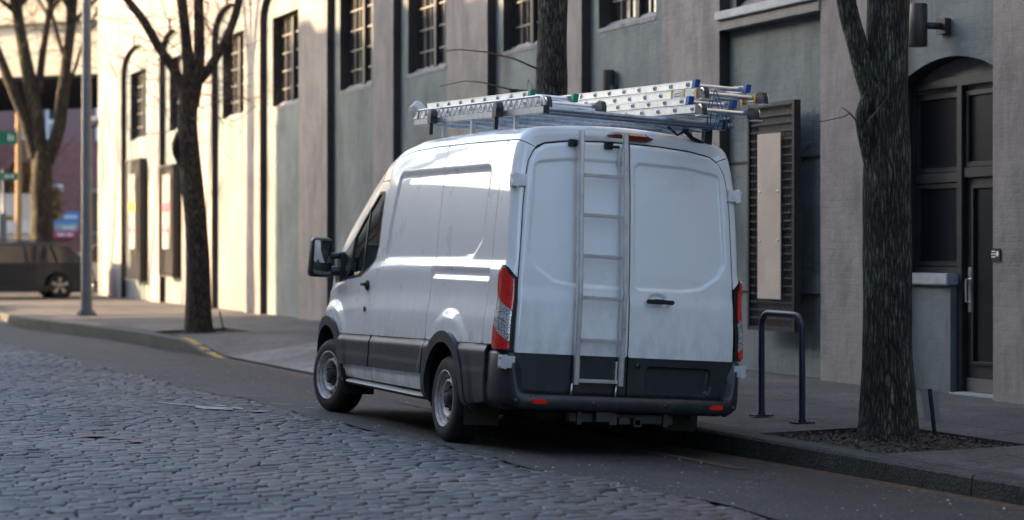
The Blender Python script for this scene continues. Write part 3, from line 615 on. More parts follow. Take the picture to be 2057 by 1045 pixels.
# sign plaque
t=thing('wall_plaque','small black plaque with white lettering and round emblem beside the door','sign',(11.392,15.98,-.058))
mb=MB(); mb.box(-.008,.0,-.075,.075,-.062,.062); mb.build('plate',M['signblack'],t,bevel=.002)
mb=MB()
for z,segs in ((.034,((.005,.02),(.026,.03),(.038,.055))),(.008,((-.008,.022),(.03,.062))),(-.017,((-.002,.028),(.033,.056)))):
    for a,b in segs: mb.box(-.011,-.008,a,b,z-.006,z+.006)
mb.build('lettering',M['signwhite'],t)
mb=MB(); mb.lathe([(.026,-.0105),(.026,-.0085)],'x',20,c=(0,-.035,.012)); mb.add([(-.0107,-.035+.026*math.cos(a*PI/10)*.72,.012+.026*math.sin(a*PI/10)) for a in range(20)],[tuple(range(20))]); mb.build('emblem',M['signwhite'],t)
# mesh window guards
def guard(label,y0,y1,z0,z1,x,plate,poster=None,dp=.17):
    t=thing('window_guard',label,'metal grille',(x,(y0+y1)/2,z0)); o=t.location.copy()
    mb=MB(); mb.M=Matrix.Translation(-o); fw=.045
    mb.box(x-.0,x+dp,y0,y0+fw,z0,z1); mb.box(x,x+.06,y1-fw,y1,z0,z1); mb.box(x,x+.06,y0+fw,y1-fw,z0,z0+fw); mb.box(x,x+.06,y0+fw,y1-fw,z1-fw,z1)
    mb.build('frame',M['meshb'] ,t,bevel=.004)
    mb=MB(); mb.M=Matrix.Translation(-o)
    for z in fr(z0+.05,z1-.05,.092)[1:]: mb.box(x+.02,x+.045,y0+fw,y1-fw,z-.007,z+.007)
    for y in fr(y0+fw,y1-fw,.055)[1:-1]: mb.box(x+.014,x+.018,y-.0025,y+.0025,z0+fw,z1-fw)
    mb.build('mesh',M['gridw'],t)
    mb=MB(); mb.M=Matrix.Translation(-o); mb.box(x+dp-.02,x+dp-.008,y0+fw,y1-.004,z0+.004,z1-.004); mb.build('backing',M['meshb'],t)
    mb=MB(); mb.M=Matrix.Translation(-o); a,b,c,d=plate; mb.box(x-.006,x+.004,a,b,c,d); 
    for yy in (a+.06,b-.06):
        for zz in np.linspace(c+.1,d-.1,4)[(1 if True else 0):3]: mb.lathe([(0,x-.02),(.014,x-.018),(.014,x-.006)],'x',8,mi=1,c=(0,yy,zz))
    pl=mb.build('plate',[M['plate'] if not poster else M['poster'],M['alu']],t)
    if poster:
        mb=MB(); mb.M=Matrix.Translation(-o); mb.box(x-.009,x-.006,a+.01,b-.01,c+(d-c)*.5,c+(d-c)*.62,0); mb.build('printed_band',M['yellow' if poster==1 else 'bannerred'],pl)
        mb=MB(); mb.M=Matrix.Translation(-o); mb.box(x-.009,x-.006,a+.01,b-.01,c+(d-c)*.22,c+(d-c)*.27); mb.build('printed_band',M['bannerred'],pl)
    return t
guard('tall black mesh grille with a beige plate on the wall behind the bicycle rack',19.51,20.575,-.92,1.635,11.27,(19.80,20.32,-.56,1.29),None,.085)
guard('sunlit black mesh grille with a white and orange poster near the far corner',53.6,55.6,-.85,2.40,11.2,(54.2,55.0,-.0,2.0),1,.2)
guard('sunlit mesh grille with a white and pink poster, half hidden by the forked tree',49.7,51.3,-.70,2.1,11.2,(50.0,50.8,-.0,1.85),2,.2)
# pipes
t=thing('vent_pipe','short dark vertical pipe with elbow on the wall, just above the roof ladders','pipe',(11.48,24.7,2.0))
mb=MB(); mb.tube([(-.04,0,-.6),(-.04,0,.38)],.085,16); mb.tube([(-.04,0,.0),(-.04,-.17,.0),(-.04,-.19,.03),(-.04,-.19,.16)],.05,12); mb.tube([(0.02,-.3,.08),(0.02,-1.55,.0)],.035,8); mb.build('pipe_run',M['frame'],t)
t=thing('wall_box','small dark box on the wall left of the tree behind the van','utility box',(11.48,28.2,2.28)); mb=MB(); mb.box(-.08,.05,-.09,.09,-.4,.10); mb.build('housing',M['frame'],t,bevel=.01)
t=thing('security_camera','small white camera on the far corner of the sunlit wall','camera',(11.3,60.6,3.8))
mb=MB(); mb.box(-.25,.12,-.08,.08,-.02,.12); mb.build('housing',M['white'],t,bevel=.02); mb=MB(); mb.tube([(.1,0,-.02),(.1,0,-.15),(-.1,0,-.2)],.05,8); mb.build('bracket',M['blackp'],t)
# ------------------------------------------------------------------ trees
def limb(mb,pts,r0,r1,n=14,rough=.06,seg=.22,seed=0,flare=0,cap=True):
    """tapered bark tube along a smoothed path"""
    pts=[Vector(p) for p in pts]; ln=[0]
    for a,b in zip(pts[:-1],pts[1:]): ln.append(ln[-1]+(b-a).length)
    T=ln[-1]; m=max(4,int(T/seg)); Q=[]
    def at(d):
        for i in range(len(pts)-1):
            if d<=ln[i+1] or i==len(pts)-2:
                t=(d-ln[i])/(ln[i+1]-ln[i]); p0=pts[max(i-1,0)];p1=pts[i];p2=pts[i+1];p3=pts[min(i+2,len(pts)-1)]
                return .5*((2*p1)+(p2-p0)*t+(2*p0-5*p1+4*p2-p3)*t*t+(3*p1-p0-3*p2+p3)*t**3)
    for i in range(m+1): Q.append(at(T*i/m))
    up=Vector((0,1,0)); P=[]
    for i,p in enumerate(Q):
        t=(Q[min(i+1,m)]-Q[max(i-1,0)]).normalized(); a=t.cross(up).normalized(); b=a.cross(t).normalized(); up=b if abs(t.dot(b))<.9 else up
        f=i/m; r=r0+(r1-r0)*f
        if flare: r*=1+flare*math.exp(-f*T/.22)
        row=[]
        for k in range(n+1):
            an=2*PI*(k%n)/n; d=a*math.cos(an)+b*math.sin(an)
            q=p+d*r; w=noise.noise((q.x*3+seed,q.y*3,q.z*1.4))*rough*1.6+noise.noise((q.x*9+seed,q.y*9,q.z*2.5))*rough*.7
            if flare: w+=.35*flare*math.exp(-f*T/.18)*math.cos(an*5+seed)*.5
            row.append(p+d*(r*(1+w)))
        P.append(row)
    mb.grid(P); 
    if cap: mb.add([v[:] for v in P[-1][:-1]],[tuple(range(n))],0)
    return Q
def twigs(mb,p,d,l,r,depth,rnd,spread=.6):
    pts=[p]; dd=d.normalized(); k=4
    for i in range(k):
        dd=(dd+Vector((rnd.gauss(0,.16),rnd.gauss(0,.16),rnd.gauss(.05,.12)))).normalized(); pts.append(pts[-1]+dd*l/k)
    mb.tube(pts,[r*(1-.6*i/k) for i in range(k+1)],5 if r<.02 else 7,cap=False)
    if depth>0:
        for i in range(2+ (depth>1)):
            j=rnd.randint(2,k); ax=Vector((rnd.gauss(0,1),rnd.gauss(0,1),rnd.gauss(.2,.7))).normalized()
            twigs(mb,pts[j],(dd+ax*spread),l*rnd.uniform(.55,.8),r*.5,depth-1,rnd,spread)
def tree(label,base,trunk,limbs,m,seed,crown=(5,.9,2),group='street trees in the sidewalk',extra=None,n=18):
    t=thing('street_tree',label,'tree',base,group=group); rnd=random.Random(seed)
    mb=MB(); pts,r0,r1,fl=trunk; limb(mb,pts,r0,r1,n,.07,.12,seed,fl); 
    if extra: extra(mb)
    tr=mb.build('trunk',m,t,fix=True,sharp=80)
    for i,(pts,r0,r1) in enumerate(limbs):
        mb=MB(); Q=limb(mb,pts,r0,r1,12,.06,.15,seed+i+1); mb.build('limb',m,t,sharp=80)
        mb=MB(); d=(Q[-1]-Q[-2]).normalized()
        for k in range(crown[0]):
            ax=Vector((rnd.gauss(0,.6),rnd.gauss(0,.6),rnd.gauss(.2,.3))); j=len(Q)-1-rnd.randint(0,max(0,len(Q)//3))
            twigs(mb,Q[j],d+ax,crown[1]*rnd.uniform(.8,1.5),r1*.62,crown[2],rnd)
        mb.build('branches',m,t,sharp=80)
    return t
# right foreground tree (X 8.66, Y 13.55): base z -1.46
tree('thick dark mossy tree standing in mulch in front of the arched door',(8.66,13.55,-1.45),
 ([(0,0,-.08),(.0,0,.35),(-.01,0,1.3),(-.01,0,2.35),(.0,0,3.2),(.02,.0,4.3)],.205,.150,.32),
 [([(-.03,0,2.35),(-.17,.02,2.72),(-.25,.05,3.05),(-.33,.1,3.45),(-.5,.1,4.6),(-.8,0,5.6)],.085,.045),([(.02,0,4.2),(.1,.1,5.3),(.3,.3,6.6)],.12,.05),([(0,0,4.1),(-.1,-.3,5.2),(.1,-.8,6.2)],.10,.05)],M['bark'],3,(5,1.3,2),n=26)
tree('straight dark trunk rising between the van roof ladders and the wall',(8.65,20.1,-1.5),
 ([(0,0,-.05),(0,0,1),(-.02,0,2.5),(0,0,4),(0.02,0,5.2)],.19,.155,.25),
 [([(0,0,4.9),(-.3,.2,6.1),(-.9,.3,7.4)],.11,.05),([(0,0,5.0),(.3,-.3,6.2),(.4,-.8,7.5)],.11,.05)],M['bark'],11,(5,1.4,2),n=22)
t=bpy.data.objects['street_tree.001']
def twigline(name,pts,r,t,m=M['twig']):
    mb=MB(); mb.tube(pts,[r*(1-.75*i/(len(pts)-1)) for i in range(len(pts))],6); return mb.build(name,m,t)
twigline('twig',[(-.17,0,3.42),(-.45,-.02,3.52),(-.75,0,3.58),(-1.05,.02,3.60),(-1.3,0,3.57)],.013,t)
twigline('twig',[(-.17,0,3.17),(-.5,.02,3.20),(-.8,.02,3.26),(-1.0,0,3.27),(-1.3,-.02,3.2)],.013,t); twigline('twig',[(-.2,0,3.17),(-.3,-.05,3.30),(-.36,-.05,3.0)],.006,t)
t=bpy.data.objects['street_tree']
twigline('twig',[(-.27,0,2.42),(-.36,-.03,2.49),(-.43,-.05,2.46),(-.62,-.08,2.42),(-.70,-.1,2.41)],.008,t); twigline('twig',[(-.36,-.03,2.49),(-.44,-.05,2.53),(-.48,-.05,2.49)],.005,t); twigline('twig',[(-.25,-.1,2.42),(-.16,-.16,2.55),(-.1,-.16,2.62)],.006,t)
mb=MB(); limb(mb,[(-.10,0,1.85),(-.20,0,2.25),(-.235,0,2.47),(-.19,0,2.6),(-.12,0,2.75)],.05,.05,12,.12,.07,5); mb.build('limb_collar',M['bark'],t,sharp=80)
# forked tree in the middle distance: base (8.6,36.2,-1.5); scale ~ 9.15 mm per photo px at this depth
s9=.0091
def q1(px,py,dy=0): u=(px-397)*s9; return (u*.927+dy*.2,-u*.375+dy,(667-py)*s9)
tree('dark forked bare tree in front of the sunlit wall',(8.63,36.2,-1.5),
 ([q1(397,672),q1(398,600),q1(393,450),q1(380,330),q1(375,250),q1(378,190)],.235,.17,.22),
 [([q1(372,205),q1(350,150),q1(320,105),q1(288,50),q1(243,-10),q1(200,-90)],.105,.055),([q1(376,215),q1(378,150),q1(372,80),q1(364,0),q1(360,-90),q1(350,-190)],.125,.06),
  ([q1(385,220),q1(397,150),q1(399,80),q1(398,0),q1(410,-110),q1(425,-200)],.12,.055),([q1(385,180),q1(415,150),q1(450,90),q1(470,40),q1(485,-20),q1(520,-110)],.095,.05)],M['bark2'],21,(7,1.3,3),n=20)
t=bpy.data.objects['street_tree.002']; mb=MB(); rnd=random.Random(5)
for k in range(70):
    b=Vector(q1(rnd.uniform(300,450),rnd.uniform(-20,240))); d=Vector((rnd.gauss(0,1),rnd.gauss(0,.6),rnd.gauss(.2,.7))); twigs(mb,b,d,rnd.uniform(.5,1.3),.009,2,rnd,.8)
for (a,b,c) in (((250,20),(300,60),(345,100)),((430,240),(470,250),(510,220)),((340,270),(300,275),(250,262))): mb.tube([q1(*a),q1(*b),q1(*c)],.008,5)
mb.build('twig_tangle',M['twig'],t)
# lower branch swelling on its left
mb=MB(); limb(mb,[q1(366,340),q1(353,310),q1(356,285),q1(368,265)],.07,.07,10,.1,.08,9); mb.build('burl',M['bark2'],t)
# far tree beyond the car
s6=.0161
def q2(px,py,dy=0): u=(px-85)*s6; return (u*.985,-u*.17+dy,(600-py)*s6)
tree('big pale multi stemmed tree beyond the parked car',(10.81,66.9,-1.38),
 ([q2(85,600),q2(85,480),q2(84,400),q2(86,320)],.40,.33,.25),
 [([q2(70,330),q2(55,270),q2(25,190),q2(-5,110),q2(-40,20)],.20,.12),([q2(82,330),q2(72,240),q2(52,130),q2(38,50),q2(30,-40)],.27,.15),
  ([q2(78,200),q2(85,130),q2(97,50),q2(110,-30)],.14,.08),([q2(95,340),q2(118,270),q2(128,180),q2(140,80),q2(150,-20)],.24,.13),([q2(132,190),q2(150,150),q2(165,100),q2(190,40)],.06,.04),([q2(125,120),q2(112,70),q2(100,20)],.07,.04)],M['bark3'],33,(9,2.2,3),n=18)
t=bpy.data.objects['street_tree.003']; mb=MB(); rnd=random.Random(8)
for k in range(60):
    b=Vector(q2(rnd.uniform(-10,195),rnd.uniform(-40,130),rnd.uniform(-.5,.5))); d=Vector((rnd.gauss(0,1),rnd.gauss(0,.6),rnd.gauss(.3,.7))); twigs(mb,b,d,rnd.uniform(.8,2.0),.016,2,rnd,.8)
mb.build('twig_tangle',M['twig'],t)
# stakes beside trees
def stake(label,p,h,lean,board):
    t=thing('tree_stake',label,'stake',p); mb=MB(); mb.box(-.012,.012,-.012,.012,-.1,h); mb.v=[(x+lean*z,y,z) for x,y,z in mb.v]; mb.build('post',M['blackp'],t)
    if board:
        mb=MB(); mb.box(-.08,-.02,.0,.004,.1,h+.0); mb.box(.02,.07,.0,.004,.08,h-.02); mb.v=[(x+lean*z,y,z) for x,y,z in mb.v]; m=mat('translucent_film',(.35,.36,.37),.4,0,0,trans=.6); mb.build('plastic_film',m,t)
stake('thin black leaning stake with torn clear film beside the mossy tree',(9.22,13.75,-1.47),.36,-.13,True)
stake('short black leaning stake beside the forked tree',(9.05,36.0,-1.5),.38,-.22,False)
# ------------------------------------------------------------------ street pole
t=thing('lamp_pole','tall plain grey metal pole on a base plate near the kerb','pole',(8.27,45.2,-1.50))
mb=MB(); mb.tube([(0,0,.0),(0,0,2.5),(0,0,9)],[.128,.118,.09],20); mb.build('shaft',M['polem'],t)
mb=MB(); mb.box(-.19,.19,-.19,.19,-.03,.08); mb.tube([(0,0,.07),(0,0,.16)],.15,20); 
for a in (-1,1):
    for b in (-1,1): mb.lathe([(.02,.08),(.02,.13),(0,.13)],n=8,c=(a*.15,b*.15,0))
mb.build('base_plate',M['polem'],t)
mb=MB(); mb.tube([(0,0,8.6),(-.8,.1,9.3),(-2.4,.2,9.5)],.05,10); mb.build('arm',M['polem'],t)
# ------------------------------------------------------------------ bicycle rack
A=Vector((8.70,15.62,-1.452)); B=Vector((8.69,14.91,-1.462))
t=thing('bicycle_rack','dark navy tubular U shaped bicycle rack bolted to the sidewalk','bike rack',A)
mb=MB(); d=B-A; h=.90; rb=.13; pts=[(0,0,.01),(0,0,h-rb)]
for k in range(1,7): a=PI/2*k/6; pts.append((d.x*rb*(1-math.cos(a))/d.length,d.y*rb*(1-math.cos(a))/d.length,h-rb+rb*math.sin(a)))
e=d.normalized()
for k in range(0,7): a=PI/2*k/6; q=d-e*rb*(1-math.sin(a)); pts.append((q.x,q.y,h-rb+rb*math.cos(a)+d.z*.5))
pts.append((d.x,d.y,d.z+.01)); mb.tube(pts,.027,16); mb.build('hoop',M['navy'],t)
for q in (Vector((0,0,0)),d):
    mb=MB(); mb.box(q.x-.09,q.x+.09,q.y-.055,q.y+.055,q.z,q.z+.012,0); 
    mb.tube([(q.x,q.y,q.z+.01),(q.x,q.y,q.z+.03)],.034,14)
    for sx_ in (-1,1):
        for sy_ in (-1,1): mb.lathe([(.009,0),(.009,.012),(0,.014)],n=8,mi=1,c=(q.x+sx_*.068,q.y+sy_*.036,q.z+.012))
    mb.build('foot_plate',[M['navy'],M['alud']],t,bevel=0)
# ------------------------------------------------------------------ background left
t=thing('overpass','wide concrete overpass beam with dark underside crossing beyond the corner','bridge',(12,84,-1.4),(0,0,-.80))
mb=MB(); mb.box(-60,70,-6,8,7.7,14); mb.box(-60,70,-5.9,7.9,7.6,7.69,1); mb.build('deck',[M['overpass'],M['brown']],t)
mb=MB(); mb.box(-60,70,-6.25,-6.003,9.6,9.8); mb.box(-60,70,-6.2,-6.002,12.8,13.1); mb.build('ledge',M['overpass'],t)
mb=MB(); mb.box(24,26,-1,1,0,7.6); mb.box(-26,-24,-1,1,0,7.6); mb.build('pier',M['overpass'],t)
t=thing('brick_building','maroon brick building with sunlight painted into its upper wall, seen under the overpass','building',(18,112,-1.4),(0,0,-.12))
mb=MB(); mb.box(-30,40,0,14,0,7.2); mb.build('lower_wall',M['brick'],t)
mb=MB(); mb.box(-30,40,.02,13.9,7.205,16); mb.build('upper_wall',mat('sunlit_tone_brick',(.24,.13,.125),.85),t)  # paler tone puts the sunlight on the upper wall into its colour
for x in (-7.5,-4.6,-.75,.65,3.3,6):
    mb=MB(); mb.box(x-.35,x+.35,-.1,.05,7.3,9.2); w=mb.build('window',M['white'],t); mb=MB(); mb.box(x-.2,x+.2,-.13,-.09,8.4,9.0); mb.box(x-.2,x+.2,-.13,-.09,7.55,8.2,1); mb.build('pane',[M['glass2'],M['plate']],w)
for x in (2.9,-9.5):
    mb=MB(); mb.box(x-.6,x+.6,-.12,.05,2.2,4.6); w=mb.build('window',M['metalsill'],t); mb=MB(); mb.box(x-.5,x-.02,-.15,-.1,2.3,4.5);mb.box(x+.02,x+.5,-.15,-.1,2.3,4.5); mb.build('pane',M['glass2'],w)
t=thing('banner','wide blue, white and pink banner hung low on the maroon brick wall','banner',(19.3,111.6,.85),(0,0,-.12))
mb=MB(); mb.box(-.65,.7,-.1,0,.55,1.15,0); mb.box(-.62,.66,-.1,0,.12,.54,1); mb.box(-.65,.5,-.1,0,-.25,.11,2); mb.build('cloth',[M['bannerblue'],M['metalsill'],M['bannerred']],t)
mb=MB(); mb.box(-.55,-.3,-.13,-.11,.7,1.0); mb.box(-.2,.6,-.13,-.11,.8,.95,1); mb.box(-.2,.5,-.13,-.11,.22,.36,1); mb.box(-.45,-.05,-.13,-.11,-.15,-.02,1); mb.box(.05,.35,-.13,-.11,-.15,-.02,1); mb.build('print',[M['ochre'],M['white']],t)
t=thing('wall_sign','small white sign high on the maroon brick wall right of the far tree','sign',(18.9,111.6,3.3),(0,0,-.12)); mb=MB(); mb.box(-.25,.25,-.1,0,-.17,.17); mb.build('panel',M['white'],t,bevel=.01)
# street signs and posts
def signblade(t,z,w,h,x0,lab):
    mb=MB(); mb.box(x0,x0+w,-.03,-.005,z-h/2,z+h/2); b=mb.build('sign_blade',M['signgreen'],t,bevel=.004)
    mb=MB()
    for k in range(lab[0]): mb.box(x0+lab[1]+k*.11,x0+lab[1]+k*.11+.055,-.035,-.031,z-h*.22,z+h*(.22 if k%2 else .3))
    mb.build('lettering',M['signwhite'],b)
t=thing('street_sign','small green street name sign on a thin grey post at the far left','street sign',(10.22,71.4,-1.38)); mb=MB(); mb.tube([(0,0,0),(0,0,4.1)],.045,10); mb.box(-.13,.1,-.06,.0,1.2,2.6); mb.build('post',M['polem'],t); signblade(t,3.86,.62,.25,-.15,(3,.22))
t=thing('street_sign','larger green street name sign, above and left of the smaller one','street sign',(9.6,70.2,-1.38)); mb=MB(); mb.tube([(-.6,0,0),(-.6,0,5.6)],.07,10); mb.tube([(-.6,0,5.4),(.9,0,5.4)],.03,8); mb.build('post',M['polem'],t); signblade(t,5.12,.95,.42,-.05,(2,.66))
t=thing('utility_post','slim golden brown wooden post beyond the car, left of the far tree','post',(11.3,75.3,-1.38)); mb=MB(); mb.tube([(0,0,0),(0.03,0,3.4),(0.02,0,6.3)],[.13,.12,.10],12); mb.build('timber',M['woodpole'],t)
# dry shrub
t=thing('dry_shrub','orange brown leafed shrub in front of the maroon brick wall','shrub',(13.2,86.5,-1.38)); rnd=random.Random(3); mb=MB()
for k in range(2600):
    a=rnd.uniform(-1,1); p=Vector((a*1.5,rnd.gauss(0,.8),2.6+2.4*rnd.random()**.8*math.cos(a*1.2))); r=rnd.uniform(.06,.14); e1=Vector((rnd.gauss(0,1),rnd.gauss(0,1),rnd.gauss(0,1))).normalized()*r; e2=e1.orthogonal().normalized()*r*.7
    mb.add([p-e1,p-e2,p+e1,p+e2],[(0,1,2,3)])
mb.build('leaves',M['hedge'],t,fix=False); mb=MB()
for k in range(14): x=rnd.uniform(-1.1,1.1); twigs(mb,Vector((x,0,0)),Vector((rnd.gauss(0,.2),0,1)),3.2,.05,2,rnd)
mb.build('stems',M['twig'],t)
t=thing('timber_hoarding','low ochre board fence with a pale strip on top beyond the car','fence',(12.6,83.4,-1.38)); mb=MB()
for k in range(11):
    if k not in (4,5): continue
    mb.box(-2.7+k*.5,-2.3+k*.5,-.05,.05,0,3.0-.3*(k%3)); 
mb.build('boards',M['ochre'],t); mb=MB(); mb.box(-1.2,1.3,.1,.2,2.4,3.6); mb.build('pale_panel',M['whitecar'],t)
# cars: lofted body with arches
def car(name,label,loc,rz,L_,H,Wd,prof,green,paint,wheel_r,wx,lamp=True,group=None,rim=5):
    t=thing(name,label,'car',loc,(0,0,rz),group)
    # prof: lower body outline (x,z) ; green: greenhouse outline
    hw=Wd/2
    def loft(poly,ws,mi=0):
        mb=MB(); P=[]
        n=len(poly)
        bm=bmesh.new()
        secs=[(-1,.94),(-.97,.985),(-.9,1.0),(.9,1.0),(.97,.985),(1,.94)]
        cx_=sum(p[0] for p in poly)/n; cz=sum(p[1] for p in poly)/n
        rows=[[bm.verts.new((cx_+(x-cx_)*sc,s*hw*ws(z),cz+(z-cz)*sc)) for x,z in poly] for s,sc in secs]
        for a,b in zip(rows[:-1],rows[1:]):
            for i in range(n): bm.faces.new((a[i],a[(i+1)%n],b[(i+1)%n],b[i]))
        bm.faces.new(rows[0][::-1]); bm.faces.new(rows[-1]); mb.bm(bm,mi,True); return mb
    # smooth lower outline with wheel arches
    low=[p for p in prof]
    arc=[]
    for cx_ in sorted(wx,reverse=True):
        arc.append([(cx_+ (wheel_r+.05)*math.cos(a),wheel_r+(wheel_r+.05)*math.sin(a)) for a in np.linspace(-.35,PI+.35,12)])
    poly=low+arc[0]+arc[1]
    b=loft(poly,lambda z:1-.05*max(0,z-.75)).build('body',paint,t,sharp=28)
    loft(green,lambda z:.93-.30*max(0,z-.95)/.6*.55).build('roof',paint,t,sharp=28)
    # side windows both sides
    gx=[p for p in green if p[1]>.5]
    xs0,xs1=min(p[0] for p in gx),max(p[0] for p in gx); zt=max(p[1] for p in gx); zb=min(p[1] for p in gx)
    for sgn in (-1,1):
        for xs in (-.58,.46): 
            mb=MB(); mb.box(xs-.006,xs+.006,sgn*hw*.99-.006,sgn*hw*.99+.006,.32,.93); mb.build('door_seam',M['seal'],t)
        mb=MB(); mb.box(-1.5,1.7,min(sgn*hw*.95,sgn*(hw+.004)),max(sgn*hw*.95,sgn*(hw+.004)),.935,.955); mb.box(-1.9,1.9,min(sgn*hw*.9,sgn*(hw+.006)),max(sgn*hw*.9,sgn*(hw+.006)),.22,.34); mb.build('side_trim',M['blackp'],t)
        for (x0,x1,x2,x3) in car.wins:
            y0=sgn*(hw*.975+.004); y1=sgn*(hw*.88+.004)
            mb=MB(); mb.add([(x0,y0,zb+.05),(x1,y0,zb+.05),(x2,y1,zt-.12),(x3,y1,zt-.12)],[(0,1,2,3)]); mb.v=[(x,y+ (sgn*.0),z) for x,y,z in mb.v]; mb.add([(x,y-sgn*.012,z) for x,y,z in [mb.v[i] for i in range(4)]],[(3,2,1,0)]); mb.build('side_window',M['glass2'],t)
    for cx_ in wx:
        for sgn in (-1,1):
            mb=MB(); y=sgn*(hw-.10); r=wheel_r
            mb.lathe([(r*.72,.10),(r*.9,.11),(r*.98,.08),(r,0),(r*.98,-.08),(r*.9,-.11),(r*.6,-.1)],'y',28,c=(cx_,y,r)); w=mb.build('wheel',M['tyre'],t,sharp=50)
            mb=MB(); mb.lathe([(r*.73,.09),(r*.70,.11),(r*.64,.06)],'y',28,c=(cx_,y,r)); mb.lathe([(0,.0),(r*.68,.0)],'y',28,mi=1,c=(cx_,y+sgn*.03,r)); 
            for k in range(rim):
                a=2*PI*k/rim+.3; 
                for da in (-.13,.13):
                    p=(cx_+math.cos(a+da*.4)*.05,y+sgn*.085,r+math.sin(a+da*.4)*.05); q=(cx_+math.cos(a+da)*r*.69,y+sgn*.10,r+math.sin(a+da)*r*.69); mb.tube([p,q],.026,6)
            mb.lathe([(0,.11*sgn),(.06,.10*sgn),(.07,.05*sgn)],'y',14,c=(cx_,y,r)); mb.build('rim',[M['chrome'],M['blackp']],w)
            mb=MB(); mb.lathe([(wheel_r+.048,sgn*.0),(wheel_r+.048,-sgn*.35),(0,-sgn*.35)],'y',24,c=(cx_,sgn*(hw-.03),r)); mb.build('wheel_well',M['seal'],t)
    return t
# grey brown hatchback, side on, nose to the left
car.wins=[(-1.55,-.62,-.52,-.95),(-.54,.42,.36,-.44),(.50,1.28,1.08,.44),(1.34,1.75,1.5,1.16)]
prof=[(-2.3,.35),(-2.32,.62),(-2.2,.78),(-1.3,.96),(1.95,1.02),(2.2,.98),(2.27,.7),(2.25,.40),(1.9,.28)]
green=[(-1.45,.93),(-.85,1.36),(-.45,1.52),(.4,1.57),(1.2,1.55),(1.75,1.42),(2.1,1.05),(1.9,.93)]
t=car('parked_car','dark bronze grey hatchback parked across the junction behind the lamp pole',(8.42,58.5,-1.372),0,4.6,1.57,1.8,prof,green,M['suv'],.34,(-1.38,1.38))
mb=MB(); mb.box(1.98,2.27,-.925,-.62,.88,1.04); mb.box(2.08,2.26,.62,.9,.88,1.03); mb.build('tail_light',mat('car_tail_lens',(.8,.02,.01),.15,0,1),t,bevel=.01)
mb=MB(); mb.box(-.7,1.2,-.6,-.57,1.58,1.62); mb.build('roof_rail',M['blackp'],t)
mb=MB(); mb.box(-1.9,1.95,-.88,.88,.18,.34); mb.build('sill',M['blackp'],t)
for x in (-.35,.55): 
    mb=MB(); mb.box(x,x+.18,-.935,-.9,.86,.90); mb.build('door_handle',M['suv'],t,bevel=.008)
car.wins=[(-1.2,-.3,-.3,-.8),(-.2,.7,.6,-.2),(.8,1.3,1.1,.7)]
t=car('parked_car','silver car mostly hidden behind the bronze grey hatchback and the lamp pole',(13.0,66.0,-1.36),0,4.2,1.5,1.75,prof,green,M['carsilver'],.31,(-1.38,1.38))
# white van far beyond
t=thing('white_truck','white box vehicle beyond the car at the far left','truck',(10.2,80.5,-1.38)); mb=MB(); mb.box(-3.6,3.0,-1,1,2.0,2.45); mb.box(-3.6,3.0,-1.02,1.02,1.92,2.0,1); mb.build('box_body',[M['whitecar'],M['blackp']],t,bevel=.03)
mb=MB(); mb.box(-3.5,2.9,-.95,.95,.55,1.91); mb.build('lower_body',M['carsilver'],t,bevel=.03)
for x in (-2.6,2.0):
    mb=MB(); mb.lathe([(0,-.99),(.4,-.99),(.42,-.95),(.42,-.7),(0,-.7)],'y',20,c=(x,0,.42)); mb.build('wheel',M['tyre'],t)
# bicycle parked at the far corner
t=thing('parked_bicycle','dark bicycle leaning at the far corner between the lamp pole and the sunlit wall','bicycle',(11.45,62.0,-1.37),(0,0,1.25))
for x in (-.52,.52):
    mb=MB(); mb.lathe([(.34,-.02),(.36,0),(.34,.02),(.325,0)],'y',28,c=(x,0,.36),close=True); w=mb.build('wheel',M['tyre'],t)
    mb=MB(); 
    for k in range(12): a=PI*k/6; mb.tube([(x,0,.36),(x+.33*math.cos(a),0,.36+.33*math.sin(a))],.003,4)
    mb.build('spokes',M['alu'],w)
mb=MB()
for a,b in (((-.52,0,.36),(-.1,0,.36)),((-.1,0,.36),(-.22,0,.95)),((-.1,0,.36),(.34,0,.88)),((-.19,0,.85),(.33,0,.95)),((-.52,0,.36),(-.19,0,.85)),((.52,0,.36),(.33,0,1.02))): mb.tube([a,b],.018,8)
mb.build('frame',M['blackp'],t); mb=MB(); mb.tube([(.30,-.3,1.12),(.36,-.25,1.05),(.33,0,1.05),(.36,.25,1.05),(.30,.3,1.12)],.016,8); mb.build('handlebar',M['blackp'],t); mb=MB(); mb.box(-.36,-.08,-.07,.07,.97,1.03); mb.build('saddle',M['blackp'],t,bevel=.02)
t=thing('bollard','slim white post at the far corner beside the bicycle','post',(11.1,60.9,-1.37)); mb=MB(); mb.tube([(0,0,0),(0,0,1.05),(0,0,1.12)],[.045,.045,.02],12); mb.build('tube',M['white'],t)
